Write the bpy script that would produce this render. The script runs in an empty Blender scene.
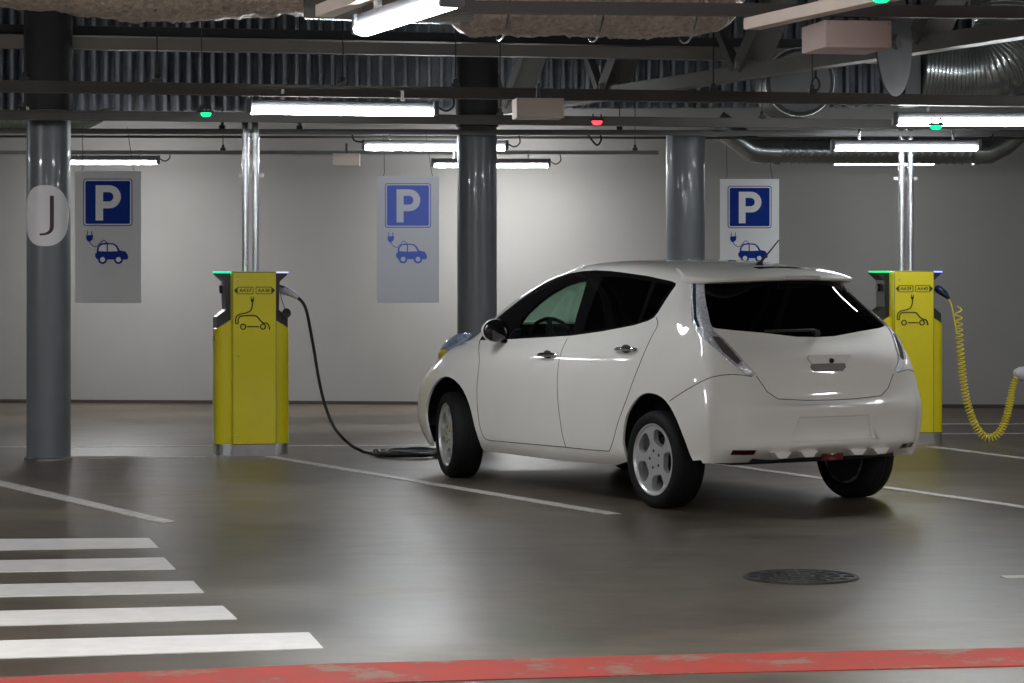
import bpy, bmesh, math, random
import numpy as np
from mathutils import Vector, Matrix
from mathutils.bvhtree import BVHTree
from mathutils.geometry import intersect_point_line
random.seed(7); np.random.seed(7)
C = bpy.context.scene.collection
PI = math.pi
# ------------------------------------------------------------------ camera constants (metres; photo frame 1024 x 683)
F, CAMH, HZ = 2600.0, 1.55, 262.0
def at(px, py, Y):                      # a point seen in the photo at distance Y
    return Vector(((px-512)/F*Y, Y, CAMH-(py-HZ)/F*Y))
def ground(px, py, z=0.0):
    Y = F*(CAMH-z)/(py-HZ)
    return Vector(((px-512)/F*Y, Y, z))

# ------------------------------------------------------------------ helpers
def tag(o, label=None, cat=None, group=None, kind=None):
    if label: o['label'] = label
    if cat: o['category'] = cat
    if group: o['group'] = group
    if kind: o['kind'] = kind
    return o
def empty(name, loc=(0,0,0), rz=0.0):
    o = bpy.data.objects.new(name, None); C.objects.link(o)
    o.location = loc; o.rotation_euler = (0,0,rz); o.empty_display_size = .1
    return o
class MB:
    """collects shapes for ONE mesh object"""
    def __init__(s): s.bm = bmesh.new()
    def box(s, c, size, rot=None, bevel=0.0):
        t = bmesh.new(); bmesh.ops.create_cube(t, size=1.0)
        for v in t.verts: v.co = Vector((v.co.x*size[0], v.co.y*size[1], v.co.z*size[2]))
        if bevel > 0: bmesh.ops.bevel(t, geom=list(t.edges), offset=bevel, segments=2, profile=.5, affect='EDGES')
        M = Matrix.Translation(Vector(c)) @ (rot.to_4x4() if rot else Matrix())
        t.transform(M); s.merge(t); return s
    def merge(s, t):
        m = bpy.data.meshes.new('tmp'); t.to_mesh(m); t.free(); s.bm.from_mesh(m); bpy.data.meshes.remove(m)
    def bar(s, a, b, w, h, up=(0,0,1), bevel=0.0):     # rectangular bar from a to b
        a, b = Vector(a), Vector(b); d = (b-a); L = d.length; d.normalize()
        up = Vector(up); sx = d.cross(up).normalized(); u = sx.cross(d).normalized()
        R = Matrix((sx, d, u)).transposed()
        return s.box((a+b)/2, (w, L, h), R, bevel)
    def tube(s, pts, r, n=12, cap=True, radii=None):
        pts = [Vector(p) for p in pts]; N = len(pts); rings = []
        T = []
        for i in range(N):
            d = (pts[min(i+1,N-1)]-pts[max(i-1,0)])
            T.append(d.normalized() if d.length > 1e-9 else Vector((0,0,1)))
        ref = Vector((0,0,1)) if abs(T[0].z) < .9 else Vector((1,0,0))
        u = T[0].cross(ref).normalized()
        for i in range(N):
            u = (u - T[i]*u.dot(T[i]))
            if u.length < 1e-6: u = T[i].orthogonal()
            u.normalize(); w = T[i].cross(u)
            rr = radii[i] if radii else r
            rings.append([s.bm.verts.new(pts[i]+(u*math.cos(2*PI*k/n)+w*math.sin(2*PI*k/n))*rr) for k in range(n)])
        for i in range(N-1):
            for k in range(n):
                s.bm.faces.new((rings[i][k], rings[i][(k+1)%n], rings[i+1][(k+1)%n], rings[i+1][k]))
        if cap:
            s.bm.faces.new(rings[0]); s.bm.faces.new(rings[-1])
        return s
    def lathe(s, prof, n=48, M=None, close=False):    # prof: (r, h) turned round local z
        M = M or Matrix(); rings = []
        for r, h in prof:
            if r < 1e-6: rings.append([s.bm.verts.new(M @ Vector((0,0,h)))])
            else: rings.append([s.bm.verts.new(M @ Vector((r*math.cos(2*PI*k/n), r*math.sin(2*PI*k/n), h))) for k in range(n)])
        idx = list(range(len(rings)-1))
        for i in idx:
            A, B = rings[i], rings[i+1]
            for k in range(n):
                a0, a1 = A[k%len(A)], A[(k+1)%len(A)]; b0, b1 = B[k%len(B)], B[(k+1)%len(B)]
                vs = []
                for v in (a0, a1, b1, b0):
                    if v not in vs: vs.append(v)
                if len(vs) > 2: s.bm.faces.new(vs)
        if close:
            A, B = rings[-1], rings[0]
            for k in range(n): s.bm.faces.new((A[k], A[(k+1)%n], B[(k+1)%n], B[k]))
        return s
    def prism(s, poly, axis_o, ax, ay, depth):         # polygon in plane (ax, ay) pushed along ax x ay by depth
        ax, ay, o = Vector(ax), Vector(ay), Vector(axis_o); n = ax.cross(ay).normalized()*depth
        A = [s.bm.verts.new(o+ax*p[0]+ay*p[1]) for p in poly]
        B = [s.bm.verts.new(o+ax*p[0]+ay*p[1]+n) for p in poly]
        s.bm.faces.new(list(reversed(A))); s.bm.faces.new(B)
        for i in range(len(poly)):
            j = (i+1) % len(poly); s.bm.faces.new((A[i], A[j], B[j], B[i]))
        return s
    def build(s, name, mat, parent=None, smooth=True, angle=35):
        bmesh.ops.recalc_face_normals(s.bm, faces=list(s.bm.faces))
        return link_bm(s.bm, name, mat, parent, smooth, angle)
def link_bm(bm, name, mat, parent=None, smooth=True, angle=35):
    me = bpy.data.meshes.new(name)
    if smooth:
        ca = math.radians(angle)
        for f in bm.faces: f.smooth = True
        for e in bm.edges:
            if len(e.link_faces) == 2 and e.calc_face_angle(0) > ca: e.smooth = False
    bm.to_mesh(me); bm.free()
    o = bpy.data.objects.new(name, me); C.objects.link(o)
    if mat: me.materials.append(mat)
    if parent: o.parent = parent
    return o
def copy_tree(o, parent=None):
    c = o.copy(); C.objects.link(c); c.parent = parent
    for ch in [x for x in bpy.data.objects if x.parent == o and x != c]: copy_tree(ch, c)
    return c
def catmull(pts, n=8):
    P = [Vector(p) for p in pts]; P = [P[0]*2-P[1]]+P+[P[-1]*2-P[-2]]; out = []
    for i in range(1, len(P)-2):
        for k in range(n):
            t = k/n; a, b, c, d = P[i-1], P[i], P[i+1], P[i+2]
            out.append(.5*((2*b)+(c-a)*t+(2*a-5*b+4*c-d)*t*t+(3*b-a-3*c+d)*t**3))
    out.append(P[-2]); return out
def text_mesh(body, size, M, mat, name, parent, depth=.002, spacing=1.0, bold=0.0):
    cu = bpy.data.curves.new('txt', 'FONT'); cu.body = body; cu.size = size; cu.extrude = depth; cu.align_x = 'CENTER'; cu.align_y = 'CENTER'
    cu.space_character = spacing; cu.offset = bold; cu.resolution_u = 6
    t = bpy.data.objects.new('txt', cu); C.objects.link(t)
    dg = bpy.context.evaluated_depsgraph_get(); dg.update()
    me = bpy.data.meshes.new_from_object(t.evaluated_get(dg)); me.name = name
    bpy.data.objects.remove(t); me.transform(M)
    me.materials.clear(); me.materials.append(mat)
    o = bpy.data.objects.new(name, me); C.objects.link(o); o.parent = parent
    return o

# ------------------------------------------------------------------ materials
def mat(name, col, rough=.5, metal=0.0, coat=0.0, bump=0.0, bscale=40, var=0.0, vscale=5, spec=.5, rvar=0.0, bdist=.01):
    m = bpy.data.materials.new(name); m.use_nodes = True; nt = m.node_tree; b = nt.nodes['Principled BSDF']
    b.inputs['Base Color'].default_value = (*col, 1); b.inputs['Roughness'].default_value = rough; b.inputs['Metallic'].default_value = metal
    b.inputs['Coat Weight'].default_value = coat; b.inputs['Coat Roughness'].default_value = .03; b.inputs['Specular IOR Level'].default_value = spec
    tc = nt.nodes.new('ShaderNodeTexCoord')
    n = nt.nodes.new('ShaderNodeTexNoise'); n.inputs['Scale'].default_value = vscale; n.inputs['Detail'].default_value = 6
    nt.links.new(tc.outputs['Object'], n.inputs['Vector'])
    r = nt.nodes.new('ShaderNodeMapRange'); r.inputs['From Min'].default_value = .3; r.inputs['From Max'].default_value = .7
    r.inputs['To Min'].default_value = 1-var; r.inputs['To Max'].default_value = 1+var
    nt.links.new(n.outputs['Fac'], r.inputs['Value'])
    mx = nt.nodes.new('ShaderNodeVectorMath'); mx.operation = 'SCALE'; mx.inputs[0].default_value = col
    nt.links.new(r.outputs['Result'], mx.inputs['Scale']); nt.links.new(mx.outputs['Vector'], b.inputs['Base Color'])
    if rvar:
        r2 = nt.nodes.new('ShaderNodeMapRange'); r2.inputs['From Min'].default_value = .3; r2.inputs['From Max'].default_value = .7
        r2.inputs['To Min'].default_value = rough-rvar; r2.inputs['To Max'].default_value = rough+rvar
        nt.links.new(n.outputs['Fac'], r2.inputs['Value']); nt.links.new(r2.outputs['Result'], b.inputs['Roughness'])
    if bump:
        n3 = nt.nodes.new('ShaderNodeTexNoise'); n3.inputs['Scale'].default_value = bscale; n3.inputs['Detail'].default_value = 4
        nt.links.new(tc.outputs['Object'], n3.inputs['Vector'])
        bp = nt.nodes.new('ShaderNodeBump'); bp.inputs['Strength'].default_value = bump; bp.inputs['Distance'].default_value = bdist
        nt.links.new(n3.outputs['Fac'], bp.inputs['Height']); nt.links.new(bp.outputs['Normal'], b.inputs['Normal'])
    return m
def emit(name, col, s):
    m = bpy.data.materials.new(name); m.use_nodes = True; nt = m.node_tree; nt.nodes.clear()
    e = nt.nodes.new('ShaderNodeEmission'); e.inputs['Color'].default_value = (*col, 1); e.inputs['Strength'].default_value = s
    o = nt.nodes.new('ShaderNodeOutputMaterial'); nt.links.new(e.outputs[0], o.inputs[0]); return m
def glass(name, tint, ior=1.5):
    m = bpy.data.materials.new(name); m.use_nodes = True; nt = m.node_tree; nt.nodes.clear()
    t = nt.nodes.new('ShaderNodeBsdfTransparent'); t.inputs['Color'].default_value = (*tint, 1)
    g = nt.nodes.new('ShaderNodeBsdfGlossy'); g.inputs['Roughness'].default_value = .015
    lw = nt.nodes.new('ShaderNodeLayerWeight'); lw.inputs['Blend'].default_value = .5
    pw = nt.nodes.new('ShaderNodeMath'); pw.operation = 'POWER'; pw.inputs[1].default_value = 4.0; nt.links.new(lw.outputs['Facing'], pw.inputs[0])
    fr = nt.nodes.new('ShaderNodeMath'); fr.operation = 'MULTIPLY_ADD'; fr.inputs[1].default_value = .85; fr.inputs[2].default_value = .045; nt.links.new(pw.outputs[0], fr.inputs[0])
    mx = nt.nodes.new('ShaderNodeMixShader'); o = nt.nodes.new('ShaderNodeOutputMaterial')
    nt.links.new(fr.outputs[0], mx.inputs[0]); nt.links.new(t.outputs[0], mx.inputs[1]); nt.links.new(g.outputs[0], mx.inputs[2]); nt.links.new(mx.outputs[0], o.inputs[0])
    return m
M = {}
M['paint'] = mat('pearl_white_paint', (.80,.775,.73), .5, 0, 1.0, spec=.3, var=.015, vscale=3)
M['black_gloss'] = mat('gloss_black_trim', (.006,.006,.007), .12, 0, .5)
M['black_plastic'] = mat('black_plastic', (.012,.012,.013), .55, bump=.1, bscale=200)
M['seam'] = mat('panel_gap', (.05,.045,.04), .7)
M['rubber'] = mat('tyre_rubber', (.006,.006,.0065), .7, bump=.2, bscale=90, spec=.3)
M['alloy'] = mat('silver_alloy', (.66,.66,.67), .32, .6, .3)
M['dark_metal'] = mat('dark_metal', (.05,.05,.052), .5, .6)
M['chrome'] = mat('chrome', (.8,.8,.82), .1, 1)
M['glass_dark'] = glass('privacy_glass', (.015,.017,.018), 1.5)
M['glass_front'] = glass('green_tinted_glass', (.80,.92,.86), 1.45)
M['interior'] = mat('dark_interior_fabric', (.012,.012,.013), .85, bump=.2, bscale=120)
M['lamp_silver'] = mat('silver_lamp_lens', (.75,.76,.80), .18, .5, 1, bump=.6, bscale=130, var=.3, vscale=60)
M['lamp_edge'] = mat('smoky_blue_lamp_edge', (.03,.045,.08), .1, .2, 1)
M['lamp_smoke'] = mat('smoky_lower_lens', (.16,.13,.13), .12, .4, 1)
M['lamp_red'] = mat('dark_red_lens', (.10,.005,.005), .15, 0, 1)
M['lamp_clear'] = mat('clear_blue_lamp', (.34,.42,.66), .1, .3, 1, var=.35, vscale=25)
M['amber'] = mat('amber_lens', (.55,.42,.03), .2, 0, 1)
M['yellow'] = mat('signal_yellow_enamel', (.80,.69,.003), .30, 0, .3, var=.02, bump=.02, bscale=30)
M['black_panel'] = mat('black_housing', (.008,.008,.009), .35)
M['ink'] = mat('black_print', (.012,.011,.004), .5)
M['steel'] = mat('brushed_steel', (.42,.41,.41), .28, 1, bump=.05, bscale=80, var=.1, vscale=12)
M['galv'] = mat('galvanised_pipe', (.62,.64,.66), .25, 1, bump=.05, bscale=30, var=.15, vscale=8)
M['cable'] = mat('black_cable', (.008,.008,.009), .5)
M['yellow_cable'] = mat('yellow_coiled_cable', (.85,.72,.04), .4)
M['white_plug'] = mat('pale_grey_plug', (.55,.55,.56), .4)
M['blue_plug'] = mat('navy_plug', (.006,.014,.04), .35)
M['wall'] = mat('painted_wall', (.30,.29,.28), .8, var=.035, vscale=1.2, bump=.15, bscale=60)
M['col_paint'] = mat('grey_column_enamel', (.155,.168,.185), .38, .1, .15, var=.06, vscale=6, bump=.03, bscale=20)
M['col_dark'] = mat('dark_column_coating', (.018,.018,.019), .7, bump=.2, bscale=60)
M['rail'] = mat('dull_grey_rail', (.070,.065,.060), .5, .3, var=.12, vscale=5)
M['pipe_grey'] = mat('grey_conduit', (.13,.13,.13), .4, .5, var=.12, vscale=6)
M['beam'] = mat('beige_grey_beam_paint', (.17,.155,.135), .6, var=.10, vscale=3)
M['truss'] = mat('taupe_truss_paint', (.15,.142,.128), .5, var=.10, vscale=3)
M['web'] = mat('dark_steel_paint', (.09,.087,.082), .55, var=.1)
M['foil'] = mat('crinkled_foil_wrap', (.66,.57,.49), .36, .7, bump=1.0, bscale=48, bdist=.03, var=.3, vscale=30)
M['deck'] = mat('corrugated_steel_deck', (.36,.39,.43), .36, .7, var=.2, vscale=5)
M['duct'] = mat('spiral_duct_steel', (.42,.45,.45), .24, .85, var=.15, vscale=7)
M['duct_green'] = mat('greenish_duct_steel', (.34,.42,.37), .32, .6, var=.15, vscale=7)
M['duct_dull'] = mat('dull_duct_cap', (.11,.11,.113), .55, .4, var=.12, vscale=5)
M['box'] = mat('cream_box_paint', (.55,.48,.41), .6, var=.04, vscale=4)
M['pinkbox'] = mat('pinkish_box_paint', (.62,.47,.43), .6, var=.04, vscale=4)
M['tray'] = mat('brown_grey_trunking', (.60,.49,.42), .5, var=.08, vscale=6)
M['fixture'] = mat('grey_lamp_housing', (.10,.10,.11), .45)
M['tube'] = emit('lit_tube', (.93,.97,1.0), 62)
M['tube_wall'] = emit('lit_tube_warm', (.96,.97,.97), 125)
M['tube_near'] = emit('lit_tube_near', (.98,.97,.96), 160)
M['tube_dim'] = emit('lit_tube_dim', (.93,.97,1.0), 24)
M['ceil'] = mat('dark_ceiling', (.035,.034,.033), .9, var=.2, vscale=2)
M['line'] = mat('worn_white_paint', (.50,.48,.45), .5, var=.25, vscale=14, bump=.1, bscale=80)
M['stripe'] = mat('white_crossing_paint', (.78,.75,.72), .55, var=.06, vscale=9, bump=.1, bscale=90)
M['sign'] = mat('pale_sign_sheet', (.80,.81,.83), .45)
M['sign_grey'] = mat('glare_grey_sign_sheet', (.30,.31,.335), .45)  # sheet greyed in its colour for the look of glare
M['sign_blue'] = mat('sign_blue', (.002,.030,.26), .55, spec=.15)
M['sign_blue2'] = mat('glare_pale_sign_blue', (.05,.085,.34), .55, spec=.2)  # sign blue with the wash of glare put into the colour
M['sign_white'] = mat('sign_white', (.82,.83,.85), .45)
M['sign_white2'] = mat('glare_grey_sign_white', (.29,.31,.36), .45)  # sign white greyed to go with the glare painted into the blue
M['white_disc'] = mat('white_decal', (.88,.86,.88), .45)
M['plum'] = mat('plum_letter', (.055,.015,.035), .5)
M['green_led'] = emit('green_light', (.01,.85,.22), 1.6)
M['blue_led'] = emit('blue_light', (.16,.18,1.0), 3)
M['red_led'] = emit('red_light', (1,.03,.04), 3)
M['iron'] = mat('cast_iron', (.035,.034,.034), .5, .5, bump=.5, bscale=30)

def concrete():
    m = bpy.data.materials.new('polished_concrete'); m.use_nodes = True; nt = m.node_tree; b = nt.nodes['Principled BSDF']
    g = nt.nodes.new('ShaderNodeNewGeometry')
    mp = nt.nodes.new('ShaderNodeMapping'); mp.inputs['Scale'].default_value = (.45,.85,1); nt.links.new(g.outputs['Position'], mp.inputs['Vector'])
    n = nt.nodes.new('ShaderNodeTexNoise'); n.inputs['Scale'].default_value = .9; n.inputs['Detail'].default_value = 5; n.inputs['Roughness'].default_value = .6
    nt.links.new(mp.outputs[0], n.inputs['Vector'])
    cr = nt.nodes.new('ShaderNodeValToRGB'); cr.color_ramp.elements[0].position = .32; cr.color_ramp.elements[0].color = (.058,.043,.030,1)
    cr.color_ramp.elements[1].position = .70; cr.color_ramp.elements[1].color = (.160,.133,.102,1)
    nt.links.new(n.outputs['Fac'], cr.inputs[0])
    n2 = nt.nodes.new('ShaderNodeTexNoise'); n2.inputs['Scale'].default_value = 5.5; n2.inputs['Detail'].default_value = 10; n2.inputs['Roughness'].default_value = .72; nt.links.new(mp.outputs[0], n2.inputs['Vector'])
    r = nt.nodes.new('ShaderNodeMapRange'); r.inputs['From Min'].default_value = .28; r.inputs['From Max'].default_value = .72; r.inputs['To Min'].default_value = .62; r.inputs['To Max'].default_value = 1.38; nt.links.new(n2.outputs['Fac'], r.inputs['Value'])
    sc = nt.nodes.new('ShaderNodeVectorMath'); sc.operation = 'SCALE'; nt.links.new(cr.outputs[0], sc.inputs[0]); nt.links.new(r.outputs[0], sc.inputs['Scale'])
    nt.links.new(sc.outputs[0], b.inputs['Base Color'])
    rr = nt.nodes.new('ShaderNodeMapRange'); rr.inputs['From Min'].default_value = .2; rr.inputs['From Max'].default_value = .8
    rr.inputs['To Min'].default_value = .27; rr.inputs['To Max'].default_value = .46; nt.links.new(n.outputs['Fac'], rr.inputs['Value'])
    nt.links.new(rr.outputs[0], b.inputs['Roughness'])
    bp = nt.nodes.new('ShaderNodeBump'); bp.inputs['Strength'].default_value = .12; bp.inputs['Distance'].default_value = .004
    nt.links.new(n2.outputs['Fac'], bp.inputs['Height']); nt.links.new(bp.outputs[0], b.inputs['Normal'])
    b.inputs['Specular IOR Level'].default_value = .36
    return m
M['floor'] = concrete()
def red_paint():
    m = bpy.data.materials.new('worn_red_paint'); m.use_nodes = True; nt = m.node_tree; b = nt.nodes['Principled BSDF']
    g = nt.nodes.new('ShaderNodeNewGeometry')
    n = nt.nodes.new('ShaderNodeTexNoise'); n.inputs['Scale'].default_value = 3.2; n.inputs['Detail'].default_value = 9; n.inputs['Roughness'].default_value = .7
    nt.links.new(g.outputs['Position'], n.inputs['Vector'])
    cr = nt.nodes.new('ShaderNodeValToRGB'); e = cr.color_ramp.elements
    e[0].position = .40; e[0].color = (.30,.17,.13,1); e[1].position = .47; e[1].color = (.36,.065,.05,1)
    x = e.new(.72); x.color = (.50,.05,.038,1)
    nt.links.new(n.outputs['Fac'], cr.inputs[0]); nt.links.new(cr.outputs[0], b.inputs['Base Color']); b.inputs['Roughness'].default_value = .65; b.inputs['Specular IOR Level'].default_value = .2
    return m
M['red'] = red_paint()

# ------------------------------------------------------------------ the setting
def plane_obj(name, pts, m, kind='structure', thick=None):
    mb = MB(); mb.bm.faces.new([mb.bm.verts.new(p) for p in pts])
    if thick:
        r = bmesh.ops.extrude_face_region(mb.bm, geom=list(mb.bm.faces))
        bmesh.ops.translate(mb.bm, verts=[v for v in r['geom'] if isinstance(v, bmesh.types.BMVert)], vec=thick)
    o = mb.build(name, m, None, smooth=False); o['kind'] = kind; return o
YL, YR = 29.9, 26.4                                # back wall meets the side walls here (it runs slightly askew)
XL, XR, YN, ZC = -13.0, 13.0, -6.0, 4.6
def wallY(x): return 28.15 - .098*x
plane_obj('floor', [(XL,YN,0),(XR,YN,0),(XR,31,0),(XL,31,0)], M['floor'], thick=(0,0,-.1))
plane_obj('ceiling', [(XL,YN,ZC),(XR,YN,ZC),(XR,31,ZC),(XL,31,ZC)], M['ceil'], thick=(0,0,.1))
plane_obj('wall_back', [(XL,wallY(XL),0),(XR,wallY(XR),0),(XR,wallY(XR),ZC),(XL,wallY(XL),ZC)], M['wall'], thick=(0,.2,0))
plane_obj('wall_left', [(XL,YN,0),(XL,31,0),(XL,31,ZC),(XL,YN,ZC)], M['wall'], thick=(-.2,0,0))
plane_obj('wall_right', [(XR,YN,0),(XR,31,0),(XR,31,ZC),(XR,YN,ZC)], M['wall'], thick=(.2,0,0))
plane_obj('wall_front', [(XL,YN,0),(XR,YN,0),(XR,YN,ZC),(XL,YN,ZC)], M['wall'], thick=(0,-.2,0))
b = MB(); b.bar((XL, wallY(XL)-.012, .018), (XR, wallY(XR)-.012, .018), .02, .036)
o = b.build('baseboard_back', mat('dark_brown_baseboard', (.05,.035,.028), .6), None, False); o['kind'] = 'structure'
# corrugated steel sheet high on the back wall
b = MB(); prof = []; x = -8.2; p = .131
while x < 8.2:
    prof += [(x,0),(x+p*.56,0),(x+p*.59,-.21),(x+p*.66,-.22),(x+p*.90,-.22),(x+p*.97,-.21)]; x += p
lo = [b.bm.verts.new((X, wallY(X)-.01+dy, 3.20)) for X, dy in prof]; hi = [b.bm.verts.new((X, wallY(X)-.01+dy, ZC-.01)) for X, dy in prof]
for i in range(len(prof)-1): b.bm.faces.new((lo[i], lo[i+1], hi[i+1], hi[i]))
r = bmesh.ops.solidify(b.bm, geom=list(b.bm.faces), thickness=.004)
o = b.build('trim_1', M['deck'], None, False); o['kind'] = 'structure'; o['label'] = 'corrugated steel sheet above the white back wall'

# ------------------------------------------------------------------ paint on the floor
def paint(name, px, m, label, cat, group=None, z=.004, world=None):
    pts = world or [ground(*p) for p in px]
    mb = MB(); mb.bm.faces.new([mb.bm.verts.new((p[0], p[1], z)) for p in pts])
    r = bmesh.ops.extrude_face_region(mb.bm, geom=list(mb.bm.faces))
    bmesh.ops.translate(mb.bm, verts=[v for v in r['geom'] if isinstance(v, bmesh.types.BMVert)], vec=(0,0,-z))
    return tag(mb.build(name, m, None, False), label, cat, group, 'thing')
def strip(a, b, w):
    a, b = Vector(a[:2]), Vector(b[:2]); d = (b-a).normalized(); n = Vector((-d.y, d.x))*w/2
    return [(*(a+n),0), (*(b+n),0), (*(b-n),0), (*(a-n),0)]
xw = [([(-60,540),(149,538.5),(158.5,548),(-60,551.5)], 'white crossing bar, furthest from the camera and shortest'),
      ([(-60,562),(164,558),(175.5,569.5),(-60,573.5)], 'white crossing bar, second furthest from the camera'),
      ([(-60,586),(193,581.5),(204,593),(-60,598.5)], 'white crossing bar in the middle of the five'),
      ([(-60,613),(223,606.5),(237,619.5),(-60,628)], 'white crossing bar, second nearest to the red line'),
      ([(-60,643),(309,633),(323.5,649),(-60,661)], 'longest and widest white crossing bar, next to the red line')]
for px, lb in xw: paint('crossing_bar', px, M['stripe'], lb, 'floor marking', 'white pedestrian crossing bars')
LN = 'white bay lines on the floor'
a, b2 = ground(-90,462.5), ground(168,522.5)
paint('bay_line', None, M['line'], 'worn white bay line running from the grey pillar marked J towards the crossing', 'floor marking', LN, world=[ground(-90,459.5),ground(176,521.8),ground(163,523.6),ground(-90,465.5)])
paint('bay_line', None, M['line'], 'white bay line starting at the plugged-in charging post and passing the car', 'floor marking', LN, world=[ground(264,457),ground(274,456.4),ground(621,514),ground(606,514.5)])
paint('bay_line', None, M['line'], 'white bay line running under the car and out past its far rear wheel', 'floor marking', LN, world=strip(ground(640,453), ground(1100,518), .09))
paint('bay_line', None, M['line'], 'white bay line starting at the charging post with the yellow coiled cable', 'floor marking', LN, world=strip(ground(931,446.8), ground(1100,468), .09))
paint('cross_line', None, M['line'], 'thin white cross line on the floor behind the charging posts', 'floor marking', None, world=strip(ground(-60,447.5), ground(700,444), .07), z=.003)
paint('cross_line', None, M['line'], 'thin white floor line behind the sagging part of the yellow coiled cable', 'floor marking', None, world=strip(ground(928,434), ground(1100,433), .06), z=.003)
paint('cross_line', None, M['line'], 'faint white line on the floor between the column marked J and the post', 'floor marking', None, world=strip(ground(88,458.5), ground(209,457), .06), z=.003)
paint('cross_line', None, M['line'], 'thin white line on the floor close to the back wall by the coiled cable', 'floor marking', None, world=strip(ground(925,424), ground(1100,424), .07), z=.003)
paint('line_end', None, M['line'], 'short end of a white floor line near the manhole cover', 'floor marking', None, world=strip(ground(1003,577.6), ground(1100,576), .10))
paint('red_line', [(-60,681),(330,664.5),(700,655),(1090,647),(1090,665),(700,674),(330,685),(-60,702)], M['red'], 'worn red line painted across the floor in front of the crossing', 'floor marking')
# manhole cover
mh = empty('manhole_cover', ground(801,577.5)); tag(mh, 'round dark iron manhole cover set in the floor', 'manhole cover')
b = MB(); b.lathe([(0,.004),(.285,.004),(.285,.0),(0,0)], 64); b.build('cover', M['iron'], mh)
b = MB()
for r in (.27,.20,.13,.06): b.lathe([(r-.012,.004),(r-.009,.010),(r+.009,.010),(r+.012,.004)], 48)
for k in range(12):
    an = k*PI/6; b.bar((.07*math.cos(an),.07*math.sin(an),.007),(.26*math.cos(an),.26*math.sin(an),.007),.012,.006)
b.build('tread_rib', M['iron'], mh)

# ------------------------------------------------------------------ columns
def column(px, Y, r, label, ztop, lettered=False):
    c = empty('column', at(px, 262, Y)); c.location.z = 0
    tag(c, label, 'column', 'round grey steel columns'); c['kind'] = 'thing'
    b = MB(); b.lathe([(0,.0),(r,.0),(r,ztop),(0,ztop)], 64); b.build('shaft', M['col_paint'], c)
    if px < 600:
        b = MB(); b.lathe([(0,ztop),(r*1.07,ztop),(r*1.07,ZC),(0,ZC)], 64); b.build('upper_sleeve', M['col_dark'], c)
    else:
        b = MB(); b.box((0,0,ztop+.01),(r*2.2,r*2.2,.02)); b.build('head_plate', M['web'], c)
    b = MB(); b.lathe([(r,0),(r+.018,0),(r+.018,.012),(r,.02)], 48); b.build('foot_ring', M['steel'], c)
    return c
c1 = column(48.7, 20.45, .172, 'grey steel column carrying the white disc with letter J', 2.74, True)
column(477, 22.5, .172, 'grey steel column between the glare-paled parking sign and the car', 2.72)
column(685.5, 23.1, .172, 'grey steel column behind the car roof, beside the whitest parking sign', 2.68)
# curved decal on column J
b = MB(); n = 40; rr = .174; zc = CAMH+(262-216)*20.45/F; A = .168; H = .238
grid = {}
for i in range(n+1):
    x = -A + 2*A*i/n
    hgt = H*(1-abs(x/A)**2.6)**(1/2.6) if abs(x) < A else 0
    for j, s in enumerate((-1,1)): grid[i,j] = b.bm.verts.new((x, -math.sqrt(max(rr*rr-x*x,0)), zc+s*hgt))
for i in range(n):
    vs = []
    for v in (grid[i,0],grid[i+1,0],grid[i+1,1],grid[i,1]): vs.append(v)
    b.bm.faces.new(vs)
bmesh.ops.remove_doubles(b.bm, verts=list(b.bm.verts), dist=1e-5)
dec = b.build('disc_decal', M['white_disc'], c1); dec['label'] = 'white disc with a plum letter J'
jm = text_mesh('J', .40, Matrix(), M['plum'], 'letter', dec, depth=0, bold=-.010)
bmj = bmesh.new(); bmj.from_mesh(jm.data)
bmesh.ops.triangulate(bmj, faces=list(bmj.faces)); bmesh.ops.subdivide_edges(bmj, edges=list(bmj.edges), cuts=2)
xs = [v.co.x for v in bmj.verts]; ys = [v.co.y for v in bmj.verts]
sx = .115/(max(xs)-min(xs)); sy = .31/(max(ys)-min(ys)); mx_, my_ = (max(xs)+min(xs))/2, (max(ys)+min(ys))/2
for v in bmj.verts:
    X = (v.co.x-mx_)*sx+.012; Z = (v.co.y-my_)*sy
    v.co = Vector((X, -math.sqrt(.177**2-X*X), zc+Z))
bmj.to_mesh(jm.data); bmj.free()

# ------------------------------------------------------------------ charging posts
ROW = math.radians(13)
def pictogram(b, o, s, y, r=.0045):          # plug and car drawn as a line; o = origin (x,z) of the local drawing, s = scale
    def P(u, v): return (o[0]+u*s, y, o[1]+v*s)
    car = catmull([P(*q) for q in [(0,0),(0,.10),(.03,.20),(.14,.27),(.30,.30),(.42,.36),(.48,.48),(.49,.62)]], 8); b.tube(car, r, 6)
    b.tube([P(0,0), P(.06,-.01), P(.08,.0)], r, 6)
    b.tube(catmull([P(*q) for q in [(.08,.0),(.08,.12),(.14,.20),(.26,.22),(.55,.22),(.64,.18),(.73,.07),(.82,.01),(.90,0),(.96,-.05),(.99,-.16),(.98,-.18)]], 8), r, 6)
    for cx in (.22,.80): b.tube([P(cx+.075*math.cos(t*PI/10), -.10+.075*math.sin(t*PI/10)*1.0) for t in range(21)], r, 6)
    b.tube([P(.34,-.10),P(.68,-.10)], r, 6)
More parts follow.
